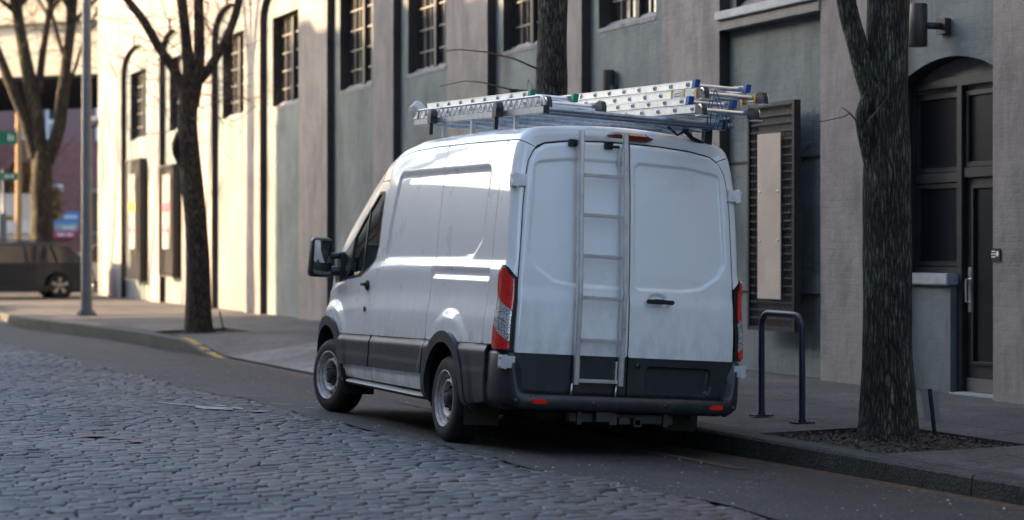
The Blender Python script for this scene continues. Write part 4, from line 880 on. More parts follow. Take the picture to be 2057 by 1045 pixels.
# ------------------------------------------------------------------ buildings behind and across the street, outside the frame
t=thing('facing_building','long flat roofed masonry building across the street that shades the van','building',(-9,20,-1.5))
o=t.location.copy(); mb=MB(); mb.M=Matrix.Translation(-o); Hn=OCC_H; YE=OCC_Y
mb.box(-24,-9,-45,YE,-1.6,Hn)
mb.box(-13,-9.01,-45,41.5,Hn,Hn+2.6)
for y,w,h in ((42.1,.9,1.5),(43.5,1.1,1.2),(45.3,.5,1.9),(46.4,1.2,1.4),(48.3,.9,1.9),(49.9,.5,1.2),(51.0,1.3,1.5),(52.9,.9,1.8),(54.6,1.2,1.6)): mb.box(-10.5,-9.02,y,y+w,Hn,Hn+h)  # rooftop blocks added to break the sun on the warehouse into streaks
mb.build('wall',M['genbld'],t)
for k in range(19):
    for z in (1.2,5.2):
        y=-40+k*5; 
        if y>YE-3: continue
        mb=MB(); mb.M=Matrix.Translation(-o); mb.box(-9.03,-8.97,y,y+2.4,z,z+2.4); w=mb.build('window',M['frame'],t); mb=MB(); mb.M=Matrix.Translation(-o); mb.box(-8.98,-8.95,y+.1,y+2.3,z+.1,z+2.3); mb.build('pane',M['glass2'],w)
t=thing('distant_block','brown office block closing the street far behind the photographer','building',(-2,-75,-1.5)); mb=MB(); mb.box(-8,4,-8,0,0,9); mb.build('wall',M['genbld'],t)
t=thing('distant_block','low warehouse far behind the photographer on the kerb side','building',(16,-70,-1.5)); mb=MB(); mb.box(-4,30,-20,0,0,7); mb.build('wall',M['genbld'],t)

t=thing('facing_building','unseen stepped row of low brown blocks added to darken the van side reflections','building',(-9,80,-1.5))  # added blocks, stepped to shape the skyline mirrored in the van side
for y0,y1,h in ((0,13,8.5),(13.01,27,12),(27.01,44,7.5),(44.01,90,13.5)):
    mb=MB(); mb.box(-22,.02*h,y0,y1,0,h); mb.build('wall',M['genbld'],t)
    for k in range(int((y1-y0)/5)):
        for z in (2.5,6.5):
            if z+2<h: mb=MB(); mb.box(-.03,.02*h+.04,y0+1.2+k*5,y0+3.6+k*5,z,z+1.8); mb.build('window',M['frame'],t)
t=thing('facing_building','unseen tall brown block added beside the photographer to dim the near wall','building',(-9.2,-45,-1.5)); mb=MB(); mb.box(-14,-.2,0,63,12,32); mb.build('wall',M['genbld'],t)  # added high block that keeps sky light off the near wall
# cars added out of view past the left edge to shade kerb and street
for y,lab,pm in ((44.6,'unseen dark saloon added for shade left of the lamp pole','suv'),(49.15,'unseen silver saloon added for shade ahead of a dark one','carsilver'),(53.7,'unseen third car in the row added for shade, dark','suv')):
    car.wins=[(-1.2,-.3,-.3,-.8),(-.2,.7,.6,-.2),(.8,1.3,1.1,.7)]
    car('parked_car',lab,(2.6,y,road_z(2.6,y)+.005),-PI/2,4.5,1.5,1.8,prof,green,M[pm],.33,(-1.38,1.38),group='unseen cars added for shade up the street')

# unseen tree added on the opposite side to shade the lamp pole
tree('unseen tall straight tree added across the street to shade the lamp pole',(-4,53.8,-1.5),([(0,0,0),(0,0,3),(.05,0,7),(0,0,11)],.34,.26,.2),[([(0,0,10.8),(.5,.4,13),(1.2,.6,15)],.16,.06),([(0,0,10.8),(-.5,-.4,13),(-1,-1,15.5)],.16,.06)],M['bark2'],77,(6,1.6,2),group='street trees across the road')

for k,(x,y) in enumerate(((-4.2,59.7),(-4,65.2),(-4.1,70.6))):
    tree(('bare branching tree across the street, first past the straight one','bare branching tree across the street, second past the straight one','bare branching tree across the street, third past the straight one')[k],(x,y,-1.5),([(0,0,0),(0,0,2.5),(.05,0,4.2)],.22,.19,.2),
     [([(0,0,4),(-.5,1,6),(-.8,2,8.5),(-1,2.6,10.5)],.13,.05),([(0,0,4),(.3,-1.2,6),(.4,-2.2,8.5),(.4,-2.6,10.5)],.13,.05),([(0,0,4.1),(.2,.2,7),(0,0,10)],.12,.05)],M['bark2'],80+k,(9,2.2,2),group='street trees across the road',n=12)
# ------------------------------------------------------------------ the van
roll=.060; cr,sr=math.cos(roll),math.sin(roll)
VM=Matrix(((cr,0,sr,6.763),(0,1,0,15.62),(-sr,0,cr,-1.577-.056*.97),(0,0,0,1)))@Matrix.Translation((0,-1.2,0))@Matrix.Rotation(-.015,4,'Z')@Matrix.Translation((0,1.2,0))@Matrix.Diagonal((1.05,1,1.02,1))
V=thing('panel_van','white panel van with dark lower cladding and roof ladders, parked at the kerb','van',mw=VM)
PROF=[(.88,.30),(.94,.345),(.968,.40),(.980,.50),(.985,.64),(.986,.78),(.985,.90),(.982,1.0),(.972,1.08),(.962,1.17),(.960,1.26),(.962,1.345),(.957,1.40),(.943,1.47),(.936,1.7),(.919,2.0),(.902,2.18),(.884,2.29),(.862,2.375),(.82,2.435),(.74,2.475),(.6,2.497),(.4,2.515),(.2,2.527),(0,2.531)]
def cat(pts,n):
    out=[]
    for i in range(len(pts)-1):
        p=[np.array(pts[max(0,min(len(pts)-1,i+k))],float) for k in (-1,0,1,2)]
        for t in np.linspace(0,1,n,endpoint=False): out.append(.5*((2*p[1])+(p[2]-p[0])*t+(2*p[0]-5*p[1]+4*p[2]-p[3])*t*t+(3*p[1]-p[0]-3*p[2]+p[3])*t**3))
    out.append(np.array(pts[-1],float)); return np.array(out)
pc=cat(PROF,8); ds=np.r_[0,np.cumsum(np.linalg.norm(np.diff(pc,axis=0),axis=1))]
SV=np.linspace(0,ds[-1],150); PW=np.interp(SV,ds,pc[:,0]); PZ=np.interp(SV,ds,pc[:,1])
tw=np.gradient(PW,SV); tz=np.gradient(PZ,SV); NX=tz/np.hypot(tw,tz); NZ=-tw/np.hypot(tw,tz)   # outward normal (x out, z)
SGUT=float(np.interp(2.372,PZ[:130],SV[:130]))
RY=[(-1.3,2.531),(-.9,2.545),(0,2.565),(.9,2.575),(1.5,2.565),(1.9,2.525),(2.3,2.44),(2.7,2.27),(3.05,2.08),(3.4,1.86),(3.65,1.64),(3.78,1.50),(3.9,1.41),(4.05,1.29),(4.17,1.12),(4.25,.92),(4.30,.6)]
yr_=lambda z: np.interp(z,[.3,.9,1.4,2.0,2.35,2.53],[-1.215,-1.215,-1.19,-1.12,-1.065,-1.03])
RC=.075
def field_poly(x,y,P):
    """signed distance to polygon, numpy"""
    P=np.array(P,float); d=np.full(x.shape,1e9); ins=np.zeros(x.shape,bool); n=len(P)
    for i in range(n):
        a=P[i]; b=P[(i+1)%n]; e=b-a; wx=x-a[0]; wy=y-a[1]; t=np.clip((wx*e[0]+wy*e[1])/(e@e),0,1)
        d=np.minimum(d,(wx-e[0]*t)**2+(wy-e[1]*t)**2)
        c=((a[1]<=y)&(b[1]>y))|((b[1]<=y)&(a[1]>y))
        with np.errstate(divide='ignore',invalid='ignore'): xi=a[0]+(y-a[1])/(b[1]-a[1])*(b[0]-a[0])
        ins^= c&(x<xi)
    d=np.sqrt(d); return np.where(ins,-d,d)
def rounded(x,y,P,r):
    """polygon shrunk by r then grown by r"""
    P=np.array(P,float); n=len(P); A=0
    for i in range(n): A+=P[i][0]*P[(i+1)%n][1]-P[(i+1)%n][0]*P[i][1]
    sg=1 if A>0 else -1; Q=[]
    for i in range(n):
        a,b,c=P[i-1],P[i],P[(i+1)%n]; e1=(b-a)/np.linalg.norm(b-a); e2=(c-b)/np.linalg.norm(c-b)
        n1=np.array([-e1[1],e1[0]])*sg; n2=np.array([-e2[1],e2[0]])*sg; m=n1+n2; m/= (1+n1@n2); Q.append(b+m*r)
    return field_poly(x,y,Q)-r
sstep=lambda t: np.clip(t,0,1)**2*(3-2*np.clip(t,0,1))
def vsurf(nu=270,na=24,y0=None,extra=0,side=-1):
    a_max=RC*PI/2+.055
    A=np.linspace(-a_max,0,na,endpoint=False); U=np.r_[A,np.linspace(0,1,nu)]
    UU,SS=np.meshgrid(U,SV,indexing='ij'); W=np.broadcast_to(PW,UU.shape); Z=np.broadcast_to(PZ,UU.shape).copy(); nx=np.broadcast_to(NX,UU.shape); nz=np.broadcast_to(NZ,UU.shape)
    yc=yr_(Z)+RC; Y=np.where(UU>=0,yc+(4.3-yc)*UU,0.); o=np.zeros_like(UU); a=-np.minimum(UU,0)
    ph=np.minimum(a/RC,PI/2); o=np.where(UU<0,RC*(1-np.cos(ph))+np.maximum(0,a-RC*PI/2),0); Y=np.where(UU<0,yc-RC*np.sin(ph),Y)
    R=np.interp(Y,[p[0] for p in RY],[p[1] for p in RY]); zb=np.minimum(.9,R*.62)
    X=W-nx*o; Zn=Z-nz*o
    k=np.where(Zn>zb,(R-zb)/(2.531-zb),1.0); Zf=np.where(Zn>zb,zb+(Zn-zb)*k,Zn)
    Zf=np.where((R<.9)&(Zn>zb),np.minimum(Zf,R),Zf)
    t=np.clip((Y-2.95)/1.37,0,1); mfac=np.clip(1-t**5.5,0.0,1)**.42; X=X*np.maximum(mfac,.3)
    t2=np.clip((Zf-1.3)/1.2,0,1)*np.clip((Y-2.0)/1.6,0,1); X=X*(1-.13*t2)
    # displacement: pressed panels, arch bulges
    ins=np.zeros_like(X)
    rec=rounded(Y,Zf,[(1.745,2.205),(1.95,1.445),(-.02,1.445),(-.34,1.485),(-.54,1.62),(-.565,2.185)],.07)
    ins+= .016*sstep(.5-rec/.030)
    for c,rr in (((0,.36),.66),((3.42,.38),.66)):
        d=np.hypot(Y-c[0],Zf-c[1]); ins-= .014*sstep(.5-(d-rr)/.10)*(Zf>.3)
    # rail slot
    sl=np.maximum(np.abs(Zf-1.345)-.028,np.maximum(-.80-Y,Y-.55)); ins+=.012*sstep(.5-sl/.012)
    X=X-ins*np.where(np.broadcast_to(SV,X.shape)<SGUT,1,0)
    a_=np.where(UU<0,a,-(Y-yc))
    return dict(X=X,Y=Y,Z=Zf,A=a_,S=SS,U=UU,nx=nx,nz=nz)
G=vsurf()
def clip_surface(P3,F,lip=.018,Nrm=None,mb=None,mi=0):
    """keep F<0 of a grid surface; smooth cut boundary, turned-in lip"""
    nu,nv=F.shape; V=[];FA=[];vid={}
    inside=F<0
    anyin=inside[:-1,:-1]|inside[1:,:-1]|inside[:-1,1:]|inside[1:,1:]
    def gv(i,j):
        k=(i,j)
        if k not in vid: vid[k]=len(V); V.append((P3[i,j],Nrm[i,j],False))
        return vid[k]
    def cv(a,b):
        k=(a,b) if a<b else (b,a)
        if k not in vid:
            fa,fb=F[k[0]],F[k[1]]; t=fa/(fa-fb); t=min(.98,max(.02,t)); vid[k]=len(V); V.append((P3[k[0]]*(1-t)+P3[k[1]]*t,Nrm[k[0]]*(1-t)+Nrm[k[1]]*t,True))
        return vid[k]
    for i,j in zip(*np.nonzero(anyin)):
        c=[(i,j),(i+1,j),(i+1,j+1),(i,j+1)]; q=[]
        for k in range(4):
            a,b=c[k],c[(k+1)%4]; ia,ib=inside[a],inside[b]
            if ia: q.append(gv(*a))
            if ia!=ib: q.append(cv(a,b))
        if len(q)>=3: FA.append(q)
    # boundary lip
    ed={}
    for f in FA:
        for k in range(len(f)):
            a,b=f[k],f[(k+1)%len(f)]; e=(a,b) if a<b else (b,a); ed.setdefault(e,[]).append((a,b))
    lipv={}; LV=[];LF=[]
    base=len(V)
    if lip:
        def lv(a):
            if a not in lipv:
                lipv[a]=(base+len(LV),base+len(LV)+1); p,n,_=V[a]; LV.append(p); LV.append(p-n*lip)
            return lipv[a]
        for e,l in ed.items():
            if len(l)==1 and V[e[0]][2] and V[e[1]][2]:
                a,b=l[0]; A0,A1=lv(a); B0,B1=lv(b); LF.append((B0,A0,A1,B1))
    mb=mb or MB()
    mb.add([tuple(v[0]) for v in V]+[tuple(p) for p in LV],FA,mi,True) if not LF else mb.add([tuple(v[0]) for v in V]+[tuple(p) for p in LV],FA+LF,mi,True)
    return mb
def region(name,F,mats,parent,off=0,lip=.018,sides=(-1,1),g=G,join=False,sharp=45):
    P=np.stack([g['X']+g['nx']*off,g['Y'],g['Z']+g['nz']*off],-1)
    # numeric normal
    du=np.gradient(P,axis=0); dv=np.gradient(P,axis=1); n=np.cross(du,dv); n/= (np.linalg.norm(n,axis=-1,keepdims=True)+1e-9)
    flip=np.sign((n[...,0]*np.maximum(.05,g['nx'])+n[...,2]*g['nz'])); n*=np.where(flip==0,1,flip)[...,None]
    rear=g['U']<0
    if np.any(off): P=P.copy(); P[...,1]-=np.where(rear,off*np.clip(g['A']/(RC*1.57),0,1),0)
    n=np.where((rear&(g['A']>RC*1.2))[...,None],np.array([0,-1.,0]),n)
    mb=None; out=[]
    for s in sides:
        Q=P*np.array([s,1,1]); nn=n*np.array([s,1,1])
        m=clip_surface(Q,F,lip,nn,mb if join else None)
        if join: mb=m
        else: out.append(m.build(name,mats,parent,sharp=sharp))
    if join: return mb.build(name,mats,parent,sharp=sharp)
    return out
X,Y,Z,A_,SS=G['X'],G['Y'],G['Z'],G['A'],G['S']
g_=.0055
zb=.80-.016*Y          # cladding top line
zl=.52-.014*Y          # lower edge of cladding
zs=.375-.004*Y
ca=np.hypot(Y-0,Z-.36); cf=np.hypot(Y-3.42,Z-.38)
RO,RI=.525,.435
arches_out=np.minimum(ca,cf)-RO; arches_in=np.minimum(ca,cf)-RI
MX=lambda *a: np.maximum.reduce([np.broadcast_to(np.asarray(q,float),X.shape) for q in a])
MN=lambda *a: np.minimum.reduce([np.broadcast_to(np.asarray(q,float),X.shape) for q in a])
WIN=[(2.17,2.055),(2.38,2.055),(2.80,1.83),(3.15,1.59),(3.40,1.40),(3.45,1.27),(2.95,1.28),(2.6,1.305),(2.38,1.37),(2.24,1.45),(2.17,1.58)]
win=rounded(Y,Z,WIN,.035)
DOOR=[(2.062,2.16),(2.40,2.16),(2.86,1.91),(3.25,1.64),(3.60,1.36),(3.36,1.22),(3.30,1.05),(3.26,.5),(3.2,.40),(2.05,.40),(2.05,1.2)]
door=rounded(Y,Z,DOOR,.05)
white_low=MX(zb+g_-Z,SS-SGUT+g_,-arches_out)
HOOD=3.84
front_glass=MX(2.46-Y+0,Y-3.72)   # windscreen zone along the roof part
def seam(c): return c
dtop=[(0,.466),(.76,.466),(.845,.49),(.875,.55),(.888,.66),(.893,.8),(.888,1.0),(.874,1.35),(.860,1.6),(.845,1.9),(.828,2.1),(.805,2.225),(.76,2.31),(.68,2.362),(.5,2.392),(.25,2.408),(0,2.412)]
dfull=dtop+[(-x,z) for x,z in dtop[::-1][1:-1]]
doorR=field_poly(X,Z,dfull)   # in rear view coordinates (x,z)
isrear=G['U']<0
rear_clip=np.where(A_>RC*.9,.0055-doorR,-.05)
# tail light outline in (arc,z)
TL=[(-.075,1.27),(-.055,1.385),(-.02,1.425),(.045,1.405),(.128,1.325),(.136,.78),(-.085,.78)]
tl=rounded(A_,Z,TL,.012)
# --- body panels
region('side_panel',MX(white_low,Y-.5735,-.80+g_-Y),M['paint'],V)
region('side_panel',MX(white_low,Y-2.0535,.5865-Y),M['paint'],V)
region('rear_pillar',MX(zb+g_-Z,SS-SGUT+g_,Y+.80+g_,rear_clip,-(tl-.004)),M['paint'],V)
region('front_wing',MX(zb+g_-Z,-arches_out,-(door-.007),2.066-Y,Z-2.6,np.where(SS>SGUT,1,-1)*np.where(Y>3.6,-1,1)),M['paint'],V)
D=region('front_door',MX(door,zb+g_-Z,-arches_out-.0,-(win-.012)),M['paint'],V)
region('roof',MX(SGUT+g_-SS,rear_clip,-MX(2.50-Y,Y-3.74,SGUT+.10-SS)),M['paint'],V,join=True)
region('windscreen',MX(2.515-Y,Y-3.73,SGUT+.115-SS),M['glass'],V,off=-.006,lip=0,join=True)
# door glass and trims
for k,s in enumerate((-1,1)):
    d=D[k]
    bar=np.abs(Y-(2.60+.10*(Z-1.3)))-.012
    region('door_window',MX(win+.004,-bar-.0),M['glass'],d,off=-.010,lip=0,sides=(s,))
    region('window_seal',MX(win-.016,-(win+.010)),M['seal'],d,off=.001,lip=.02,sides=(s,))
    region('window_divider',MX(win+.004,bar-.004),M['blackp'],d,off=-.002,lip=.01,sides=(s,))
    tri=MX(field_poly(Y,Z,[(3.04,1.66),(3.60,1.36),(3.47,1.225),(3.06,1.255),(3.0,1.35)]),-(door-.0)*0-1)
    region('mirror_base_panel',tri,M['blackp'],d,off=.008,lip=.02,sides=(s,))
# stripe (white sill panel) and cladding
region('sill_panel',MX(Z-zl+g_,zs-Z,-arches_out,Y-2.0535,-Y),M['paint'],V)
region('sill_panel',MX(Z-zl+g_,zs-Z,-arches_out,2.0655-Y,Y-3.3),M['paint'],V)
bevl=.010+.020*sstep((zb-Z)/.055)+.004*sstep((.62-.008*Y-Z)/.02)
clad=MX(Z-zb,zl-Z,-(arches_out-.004))
region('side_cladding',MX(clad,Y-.520,-Y),M['cladding'],V,off=bevl-.004)
region('side_cladding',MX(clad,Y-2.03,.528-Y),M['cladding'],V,off=bevl)
region('side_cladding',MX(clad,2.07-Y,Y-3.3),M['cladding'],V,off=bevl)
region('side_cladding',MX(clad,2.037-Y,Y-2.063),M['cladding'],V,off=.004,lip=.005)
region('rear_cladding',MX(Z-zb,.36+.1*np.maximum(0,-Y-.6)-Z,-(arches_out-.004),Y,-.93-Y),M['cladding'],V,off=bevl-.004)
region('arch_trim',MX(ca-RO,RI-ca,.30-Z),M['cladding'],V,off=.038,lip=.05)
region('arch_trim',MX(cf-RO,RI-cf,.30-Z,Z-1.2),M['cladding'],V,off=.030,lip=.05)
region('front_bumper',MX(Z-.72,.30-Z,3.5-Y,-(arches_out-.004)),M['cladding'],V,off=.01,join=True)
region('front_panel',MX(Y-4.31,3.6-Y,.70-Z,Z-.705+0*Y,0*Y-1),M['paint'],V)
region('gap_lining',MX(-arches_in,win*-1+.03,.32-Z,np.where(A_>RC*1.4,1.,-1.)),M['seal'],V,off=-.022,lip=0,join=True)
# nose cap, floor
mb=MB()
fr_=[(G['X'][-1,j]+.0,4.30,G['Z'][-1,j]) for j in range(0,150,4)]; mb.add([(-x,y,z) for x,y,z in fr_][::-1]+fr_,[tuple(range(len(fr_)*2))]); mb.build('grille',M['blackp'],V)
mb=MB(); mb.box(-.84,.84,-1.15,4.1,.34,.42); mb.box(-.55,.55,-.9,3.9,.26,.34); mb.box(-.93,.93,.55,2.8,.31,.36); mb.box(-.5,-.15,.3,1.6,.22,.34)
mb.tube([(-.7,0,.345),(.7,0,.345)],.05,12); mb.lathe([(0,-.16),(.13,-.1),(.16,0),(.13,.1),(0,.16)],'x',16,c=(0,0,.345)); mb.tube([(.45,-1.1,.3),(.45,-.3,.32),(.45,1.5,.3)],.035,10); mb.box(.15,.6,-.95,-.3,.24,.34)
mb.build('underbody',M['darkbody'],V)
for sgn in (-1,1):
    for cy_,cz_ in ((0,.36),(3.42,.38)):
        mb=MB(); P=[[(sgn*x,cy_+(RI-.002)*math.cos(a),cz_+(RI-.002)*math.sin(a)) for x in (.96,.62)] for a in np.linspace(-.25,PI+.25,26)]; mb.grid(P,0,True); mb.box(min(sgn*.60,sgn*.62),max(sgn*.60,sgn*.62),cy_-.46,cy_+.46,.30,.85); mb.build('wheel_well',M['darkbody'],V)
# --- wheels
def wheel(x,y,sgn,steer,z=.345):
    e=bpy.data.objects.new('wheel_root',None)
    R=.345; w=.118
    Mx=Matrix.Translation((x,y,z))@Matrix.Rotation(steer,4,'Z')@(Matrix.Identity(4) if sgn<0 else Matrix.Rotation(PI,4,'Z'))
    mb=MB(); mb.M=Mx
    pr=[(.208,-w+.02),(.225,-w-.0),(.262,-w-.006),(.30,-w),(.325,-w+.012),(.338,-w+.03)]
    for k in range(4): t0=-w+.04+k*.044; pr+=[(.345,t0),(.345,t0+.034),(.336,t0+.036),(.336,t0+.042)]
    pr+=[(.345,w-.03),(.33,w-.01),(.30,w),(.21,w)]
    mb.lathe(pr,'x',64); 
    for k in range(64):   # tread blocks at the shoulder
        a=2*PI*k/64; c,s_=math.cos(a),math.sin(a)
        mb.add([( -w+.016,c*.333-s_*.006,s_*.333+c*.006),(-w+.045,c*.347-s_*.006,s_*.347+c*.006),(-w+.045,c*.347+s_*.006,s_*.347-c*.006),(-w+.016,c*.333+s_*.006,s_*.333-c*.006)],[(0,1,2,3)])
    W_=mb.build('wheel',M['tyre'],V,sharp=32)
    mb=MB(); mb.M=Mx
    # steel rim: outer lip, barrel, raised ring, bowl
    mb.lathe([(.203,-.085),(.222,-.112),(.228,-.120),(.222,-.122),(.214,-.112),(.206,-.085),(.196,-.06),(.190,-.045),(.180,-.052),(.168,-.074),(.150,-.088),(.138,-.088),(.126,-.076),(.112,-.045),(.095,-.030),(.0,-.028)],'x',56)
    for k in range(10):
        a=2*PI*k/10+.15; r=.164; 
        o=Vector((-.080,r*math.cos(a),r*math.sin(a))); nrm=Vector((-.5,math.cos(a)*.866,math.sin(a)*.866)).normalized(); rad=Vector((-.866,-.5*math.cos(a),-.5*math.sin(a))); tan=Vector((0,-math.sin(a),math.cos(a)))
        pts=[o+nrm*.004+tan*(.021*math.cos(t))+Vector((-.62,-math.cos(a)*.78,-math.sin(a)*.78))*(.015*math.sin(t)) for t in np.linspace(0,2*PI,13)[:-1]]
        mb.add([p[:] for p in pts],[tuple(range(12))],1)
    mb.build('rim',[M['steel'],M['seal']],W_,sharp=40)
    mb=MB(); mb.M=Mx; mb.lathe([(.078,-.03),(.07,-.06),(.055,-.085),(.048,-.105),(.03,-.11),(0,-.108)],'x',24)
    for k in range(5): a=2*PI*k/5+.5; mb.lathe([(.018,-.03),(.016,-.055),(.011,-.085),(0,-.088)],'x',10,c=(0,.094*math.cos(a),.094*math.sin(a)))
    mb.build('hub',M['hub'],W_,sharp=45)
wheel(-.872,0,-1,0); wheel(.872,0,1,0); wheel(-.885,3.39,-1,.19); wheel(.885,3.39,1,.19)
# mud flaps
for sgn in (-1,1):
    mb=MB(); mb.box(*sorted((sgn*.70,sgn*.985)),-.475,-.462,.17,.46); mb.box(*sorted((sgn*.74,sgn*.95)),-.482,-.474,.20,.28); mb.build('mud_flap',M['rubber'],V,bevel=.006)
    mb=MB(); mb.box(*sorted((sgn*.70,sgn*1.0)),2.845,2.86,.20,.44); mb.build('mud_flap',M['rubber'],V,bevel=.006)
    # side step
    mb=MB(); P=[]
    for y in np.linspace(.50,2.86,20):
        e=1 if .56<y<2.8 else .55
        P.append([(sgn*(.93+.075*e*math.cos(a)),y,.325+.032*e*math.sin(a)) for a in np.linspace(0,2*PI,13)])
    mb.grid(P); mb.box(*sorted((sgn*.80,sgn*.94)),.6,2.8,.30,.335); mb.build('side_step',M['cladding'],V)
# --- rear doors
def yrear_s(z): return yr_(z)
def reardoor(name,x0,x1,recess,parent):
    xs=np.linspace(-.93,.93,190); zs_=np.linspace(.44,2.44,200); XX,ZZ=np.meshgrid(xs,zs_,indexing='ij')
    f=field_poly(XX,ZZ,dfull); 
    zf=.50
    Yb=yr_(ZZ)-.012-.022*(1-(XX/.9)**2)     # slight crown
    edge=sstep(1+f/.03); Yb=Yb+.014*edge**2
    rc=rounded(XX,ZZ,recess,.055); Yb=Yb+.018*sstep(.5-rc/.024)
    # shoulder crease
    Yb=Yb-.016*sstep(.5-(ZZ-1.22)/.14)
    if x1>.1: # handle cup, plate recess
        cup=np.hypot((XX-.235)/.075,(ZZ-1.215)/.045)-1; Yb=Yb+.020*sstep(.5-cup/.5)
        pr=rounded(XX,ZZ,[(.165,.515),(.68,.515),(.69,.705),(.165,.705)],.03); Yb=Yb+.028*sstep(.5-pr/.012)
    sx=MX2(x0-XX,XX-x1)
    P=np.stack([XX,Yb,ZZ],-1); Nn=np.zeros_like(P); Nn[...,1]=-1
    wF=np.maximum.reduce([f+.004,sx,.772+.0*XX-ZZ+ .0]); d=clip_surface(P,wF,.03,Nn).build(name,M['paint'],parent,sharp=50)
    P2=P.copy(); P2[...,1]-=.010
    cF=np.maximum.reduce([f+.004,sx,ZZ-.768]); clip_surface(P2,cF,.03,Nn).build('door_cladding',M['cladding'],d,sharp=50)
    return d
def MX2(a,b): return np.maximum(a,b)
recL=[(-.80,1.52),(-.74,1.42),(-.60,1.325),(-.45,1.30),(-.04,1.295),(-.04,2.265),(-.5,2.255),(-.755,2.215)]
recR=[(-x,z) for x,z in recL][::-1]
DL=reardoor('rear_door',-2,-.006,recL,V); DR=reardoor('rear_door',.006,2,recR,V)
mb=MB(); zz=list(np.linspace(.45,2.44,30)); P=[[(x,float(yr_(z))+.02,z) for x in (-.9,0,.9)] for z in zz]; 
XX,ZZ=np.meshgrid(np.linspace(-.95,.95,60),np.linspace(.4,2.5,60),indexing='ij'); f=field_poly(XX,ZZ,dfull); Pp=np.stack([XX,yr_(ZZ)+.012,ZZ],-1); Nn=np.zeros_like(Pp); Nn[...,1]=-1
clip_surface(Pp,f-.012,0,Nn).build('door_seal',M['seal'],V)
# handle, latch, plate recess panel
mb=MB(); mb.box(.125,.35,-1.302,-1.27,1.190,1.224); mb.box(.19,.28,-1.285,-1.24,1.19,1.228); mb.build('door_handle',M['blackp'],DR,bevel=.008)
mb=MB(); mb.lathe([(0,-1.29),(.022,-1.285),(.03,-1.262),(.034,-1.24)],'y',16,c=(.085,0,.715)); mb.build('latch_knob',M['blackp'],DR)
# hinges
for sgn in (-1,1):
    for z,yy,xx in ((2.07,-1.11,.905),(.70,-1.235,.965)):
        mb=MB(); y=yy
        mb.box(*sorted((sgn*(xx-.075),sgn*(xx-.005))),y-.035,y-.005,z-.045,z+.045); mb.box(*sorted((sgn*(xx-.0),sgn*(xx+.03))),y-.03,y+.05,z-.05,z+.05)
        mb.tube([(sgn*(xx-.002),y-.03,z-.055),(sgn*(xx-.002),y-.03,z+.055)],.012,8); mb.box(*sorted((sgn*(xx-.05),sgn*(xx-.02))),y-.042,y-.03,z-.02,z+.02); mb.tube([(sgn*(xx+.03),y-.005,z-.03),(sgn*(xx+.045),y-.005,z-.03)],.01,8); mb.tube([(sgn*(xx+.03),y-.005,z+.03),(sgn*(xx+.045),y-.005,z+.03)],.01,8)
        mb.build('hinge',M['paint'] if z>1 else M['hinge'],V,bevel=.004)
# tail lights
b1=1.17;
for s in (-1,1):
    T=region('tail_light',tl,M['seal'],V,off=.012,lip=.03,sides=(s,))[0]
    up=A_*-.62  # slanted dividers
    z_hi=1.215-(A_+.075)*.72; z_lo=.985-(A_+.075)*.72
    core=tl+.013
    region('red_lens',MX(core,z_hi+.002-Z),M['redlens'],T,off=.024,lip=.014,sides=(s,))
    region('clear_lens',MX(core+.002,Z-z_hi,z_lo-Z),M['clearlens'],T,off=.022,lip=.012,sides=(s,))
    region('red_lens',MX(core,Z-z_lo+.002),M['redlens'],T,off=.024,lip=.014,sides=(s,))
# high brake light
mb=MB(); P=[]
for t in np.linspace(-1,1,15):
    x=.02+.185*t; e=1-.9*max(0,abs(t)-.75)/.25; zc=2.462+.006; 
    P.append([(x,-1.035,zc-.034*e),(x,-1.070,zc-.03*e),(x,-1.066,zc+.012*e),(x,-1.035,zc+.032*e),(x,-1.0,zc+.030*e)])
mb.grid(P); mb.build('brake_light',mat('dark_red_lens',(.10,.002,.003),.2,0,.3),V)
# rear bumper: lofted around the corners
path=[]; 
def bump_path(n=60):
    pts=[(.985,-.90),(.99,-1.0),(.985,-1.10),(.965,-1.19),(.92,-1.265),(.85,-1.315),(.72,-1.345),(.45,-1.362),(0,-1.368)]
    c=cat(pts,6); l=[(x,y) for x,y in c]; return l+[(-x,y) for x,y in l[::-1][1:]]
bp_=bump_path(); P=[]; P2=[]
for x,y in bp_:
    ax=abs(x); 
    top=.475 if ax<.88 and y<-1.25 else None
    f=sstep(np.array((ax-.86)/.075 if y<-1.22 else 1.0)).item() if y<-1.0 else 1.0
    top=.472*(1-f)+.775*f; n=Vector((x*1.0 if ax>.8 else x*.15, y+.9 if y<-1.15 else 0,0)); n=n.normalized() if n.length>0 else Vector((0,-1,0))
    bot=.36+.03*f
    inn=Vector((x,y,0))-n*.09; in2=Vector((x,y,0))-n*.16
    if ax<.90 and y<-1.2: inn.y=max(inn.y,-1.235)
    P.append([(in2.x,in2.y,bot-.005),(x-n.x*.03,y-n.y*.03,bot-.004),(x-n.x*.008,y-n.y*.008,bot+.012),(x,y,bot+.04),(x+n.x*.004,y+n.y*.004,bot+.075),(x-n.x*.001,y-n.y*.001,top-.025),(x-n.x*.010,y-n.y*.010,top-.006),(x-n.x*.022,y-n.y*.022,top),(inn.x,inn.y,top+.004),(inn.x,inn.y,top-.05)])
mb=MB(); mb.grid(P); BU=mb.build('rear_bumper',M['cladding'],V,sharp=50)
mb=MB()
for k in range(44): x=-.78+k*1.56/43; mb.add([(x-.006,-1.345,.478),(x+.006,-1.345,.478),(x+.035,-1.255,.478),(x+.023,-1.255,.478)],[(0,1,2,3)]); mb.add([(x-.006,-1.345,.478),(x+.0,-1.345,.484),(x+.029,-1.255,.484),(x+.023,-1.255,.478)],[(0,1,2,3)])
mb.build('step_ribs',M['rubber'],BU)
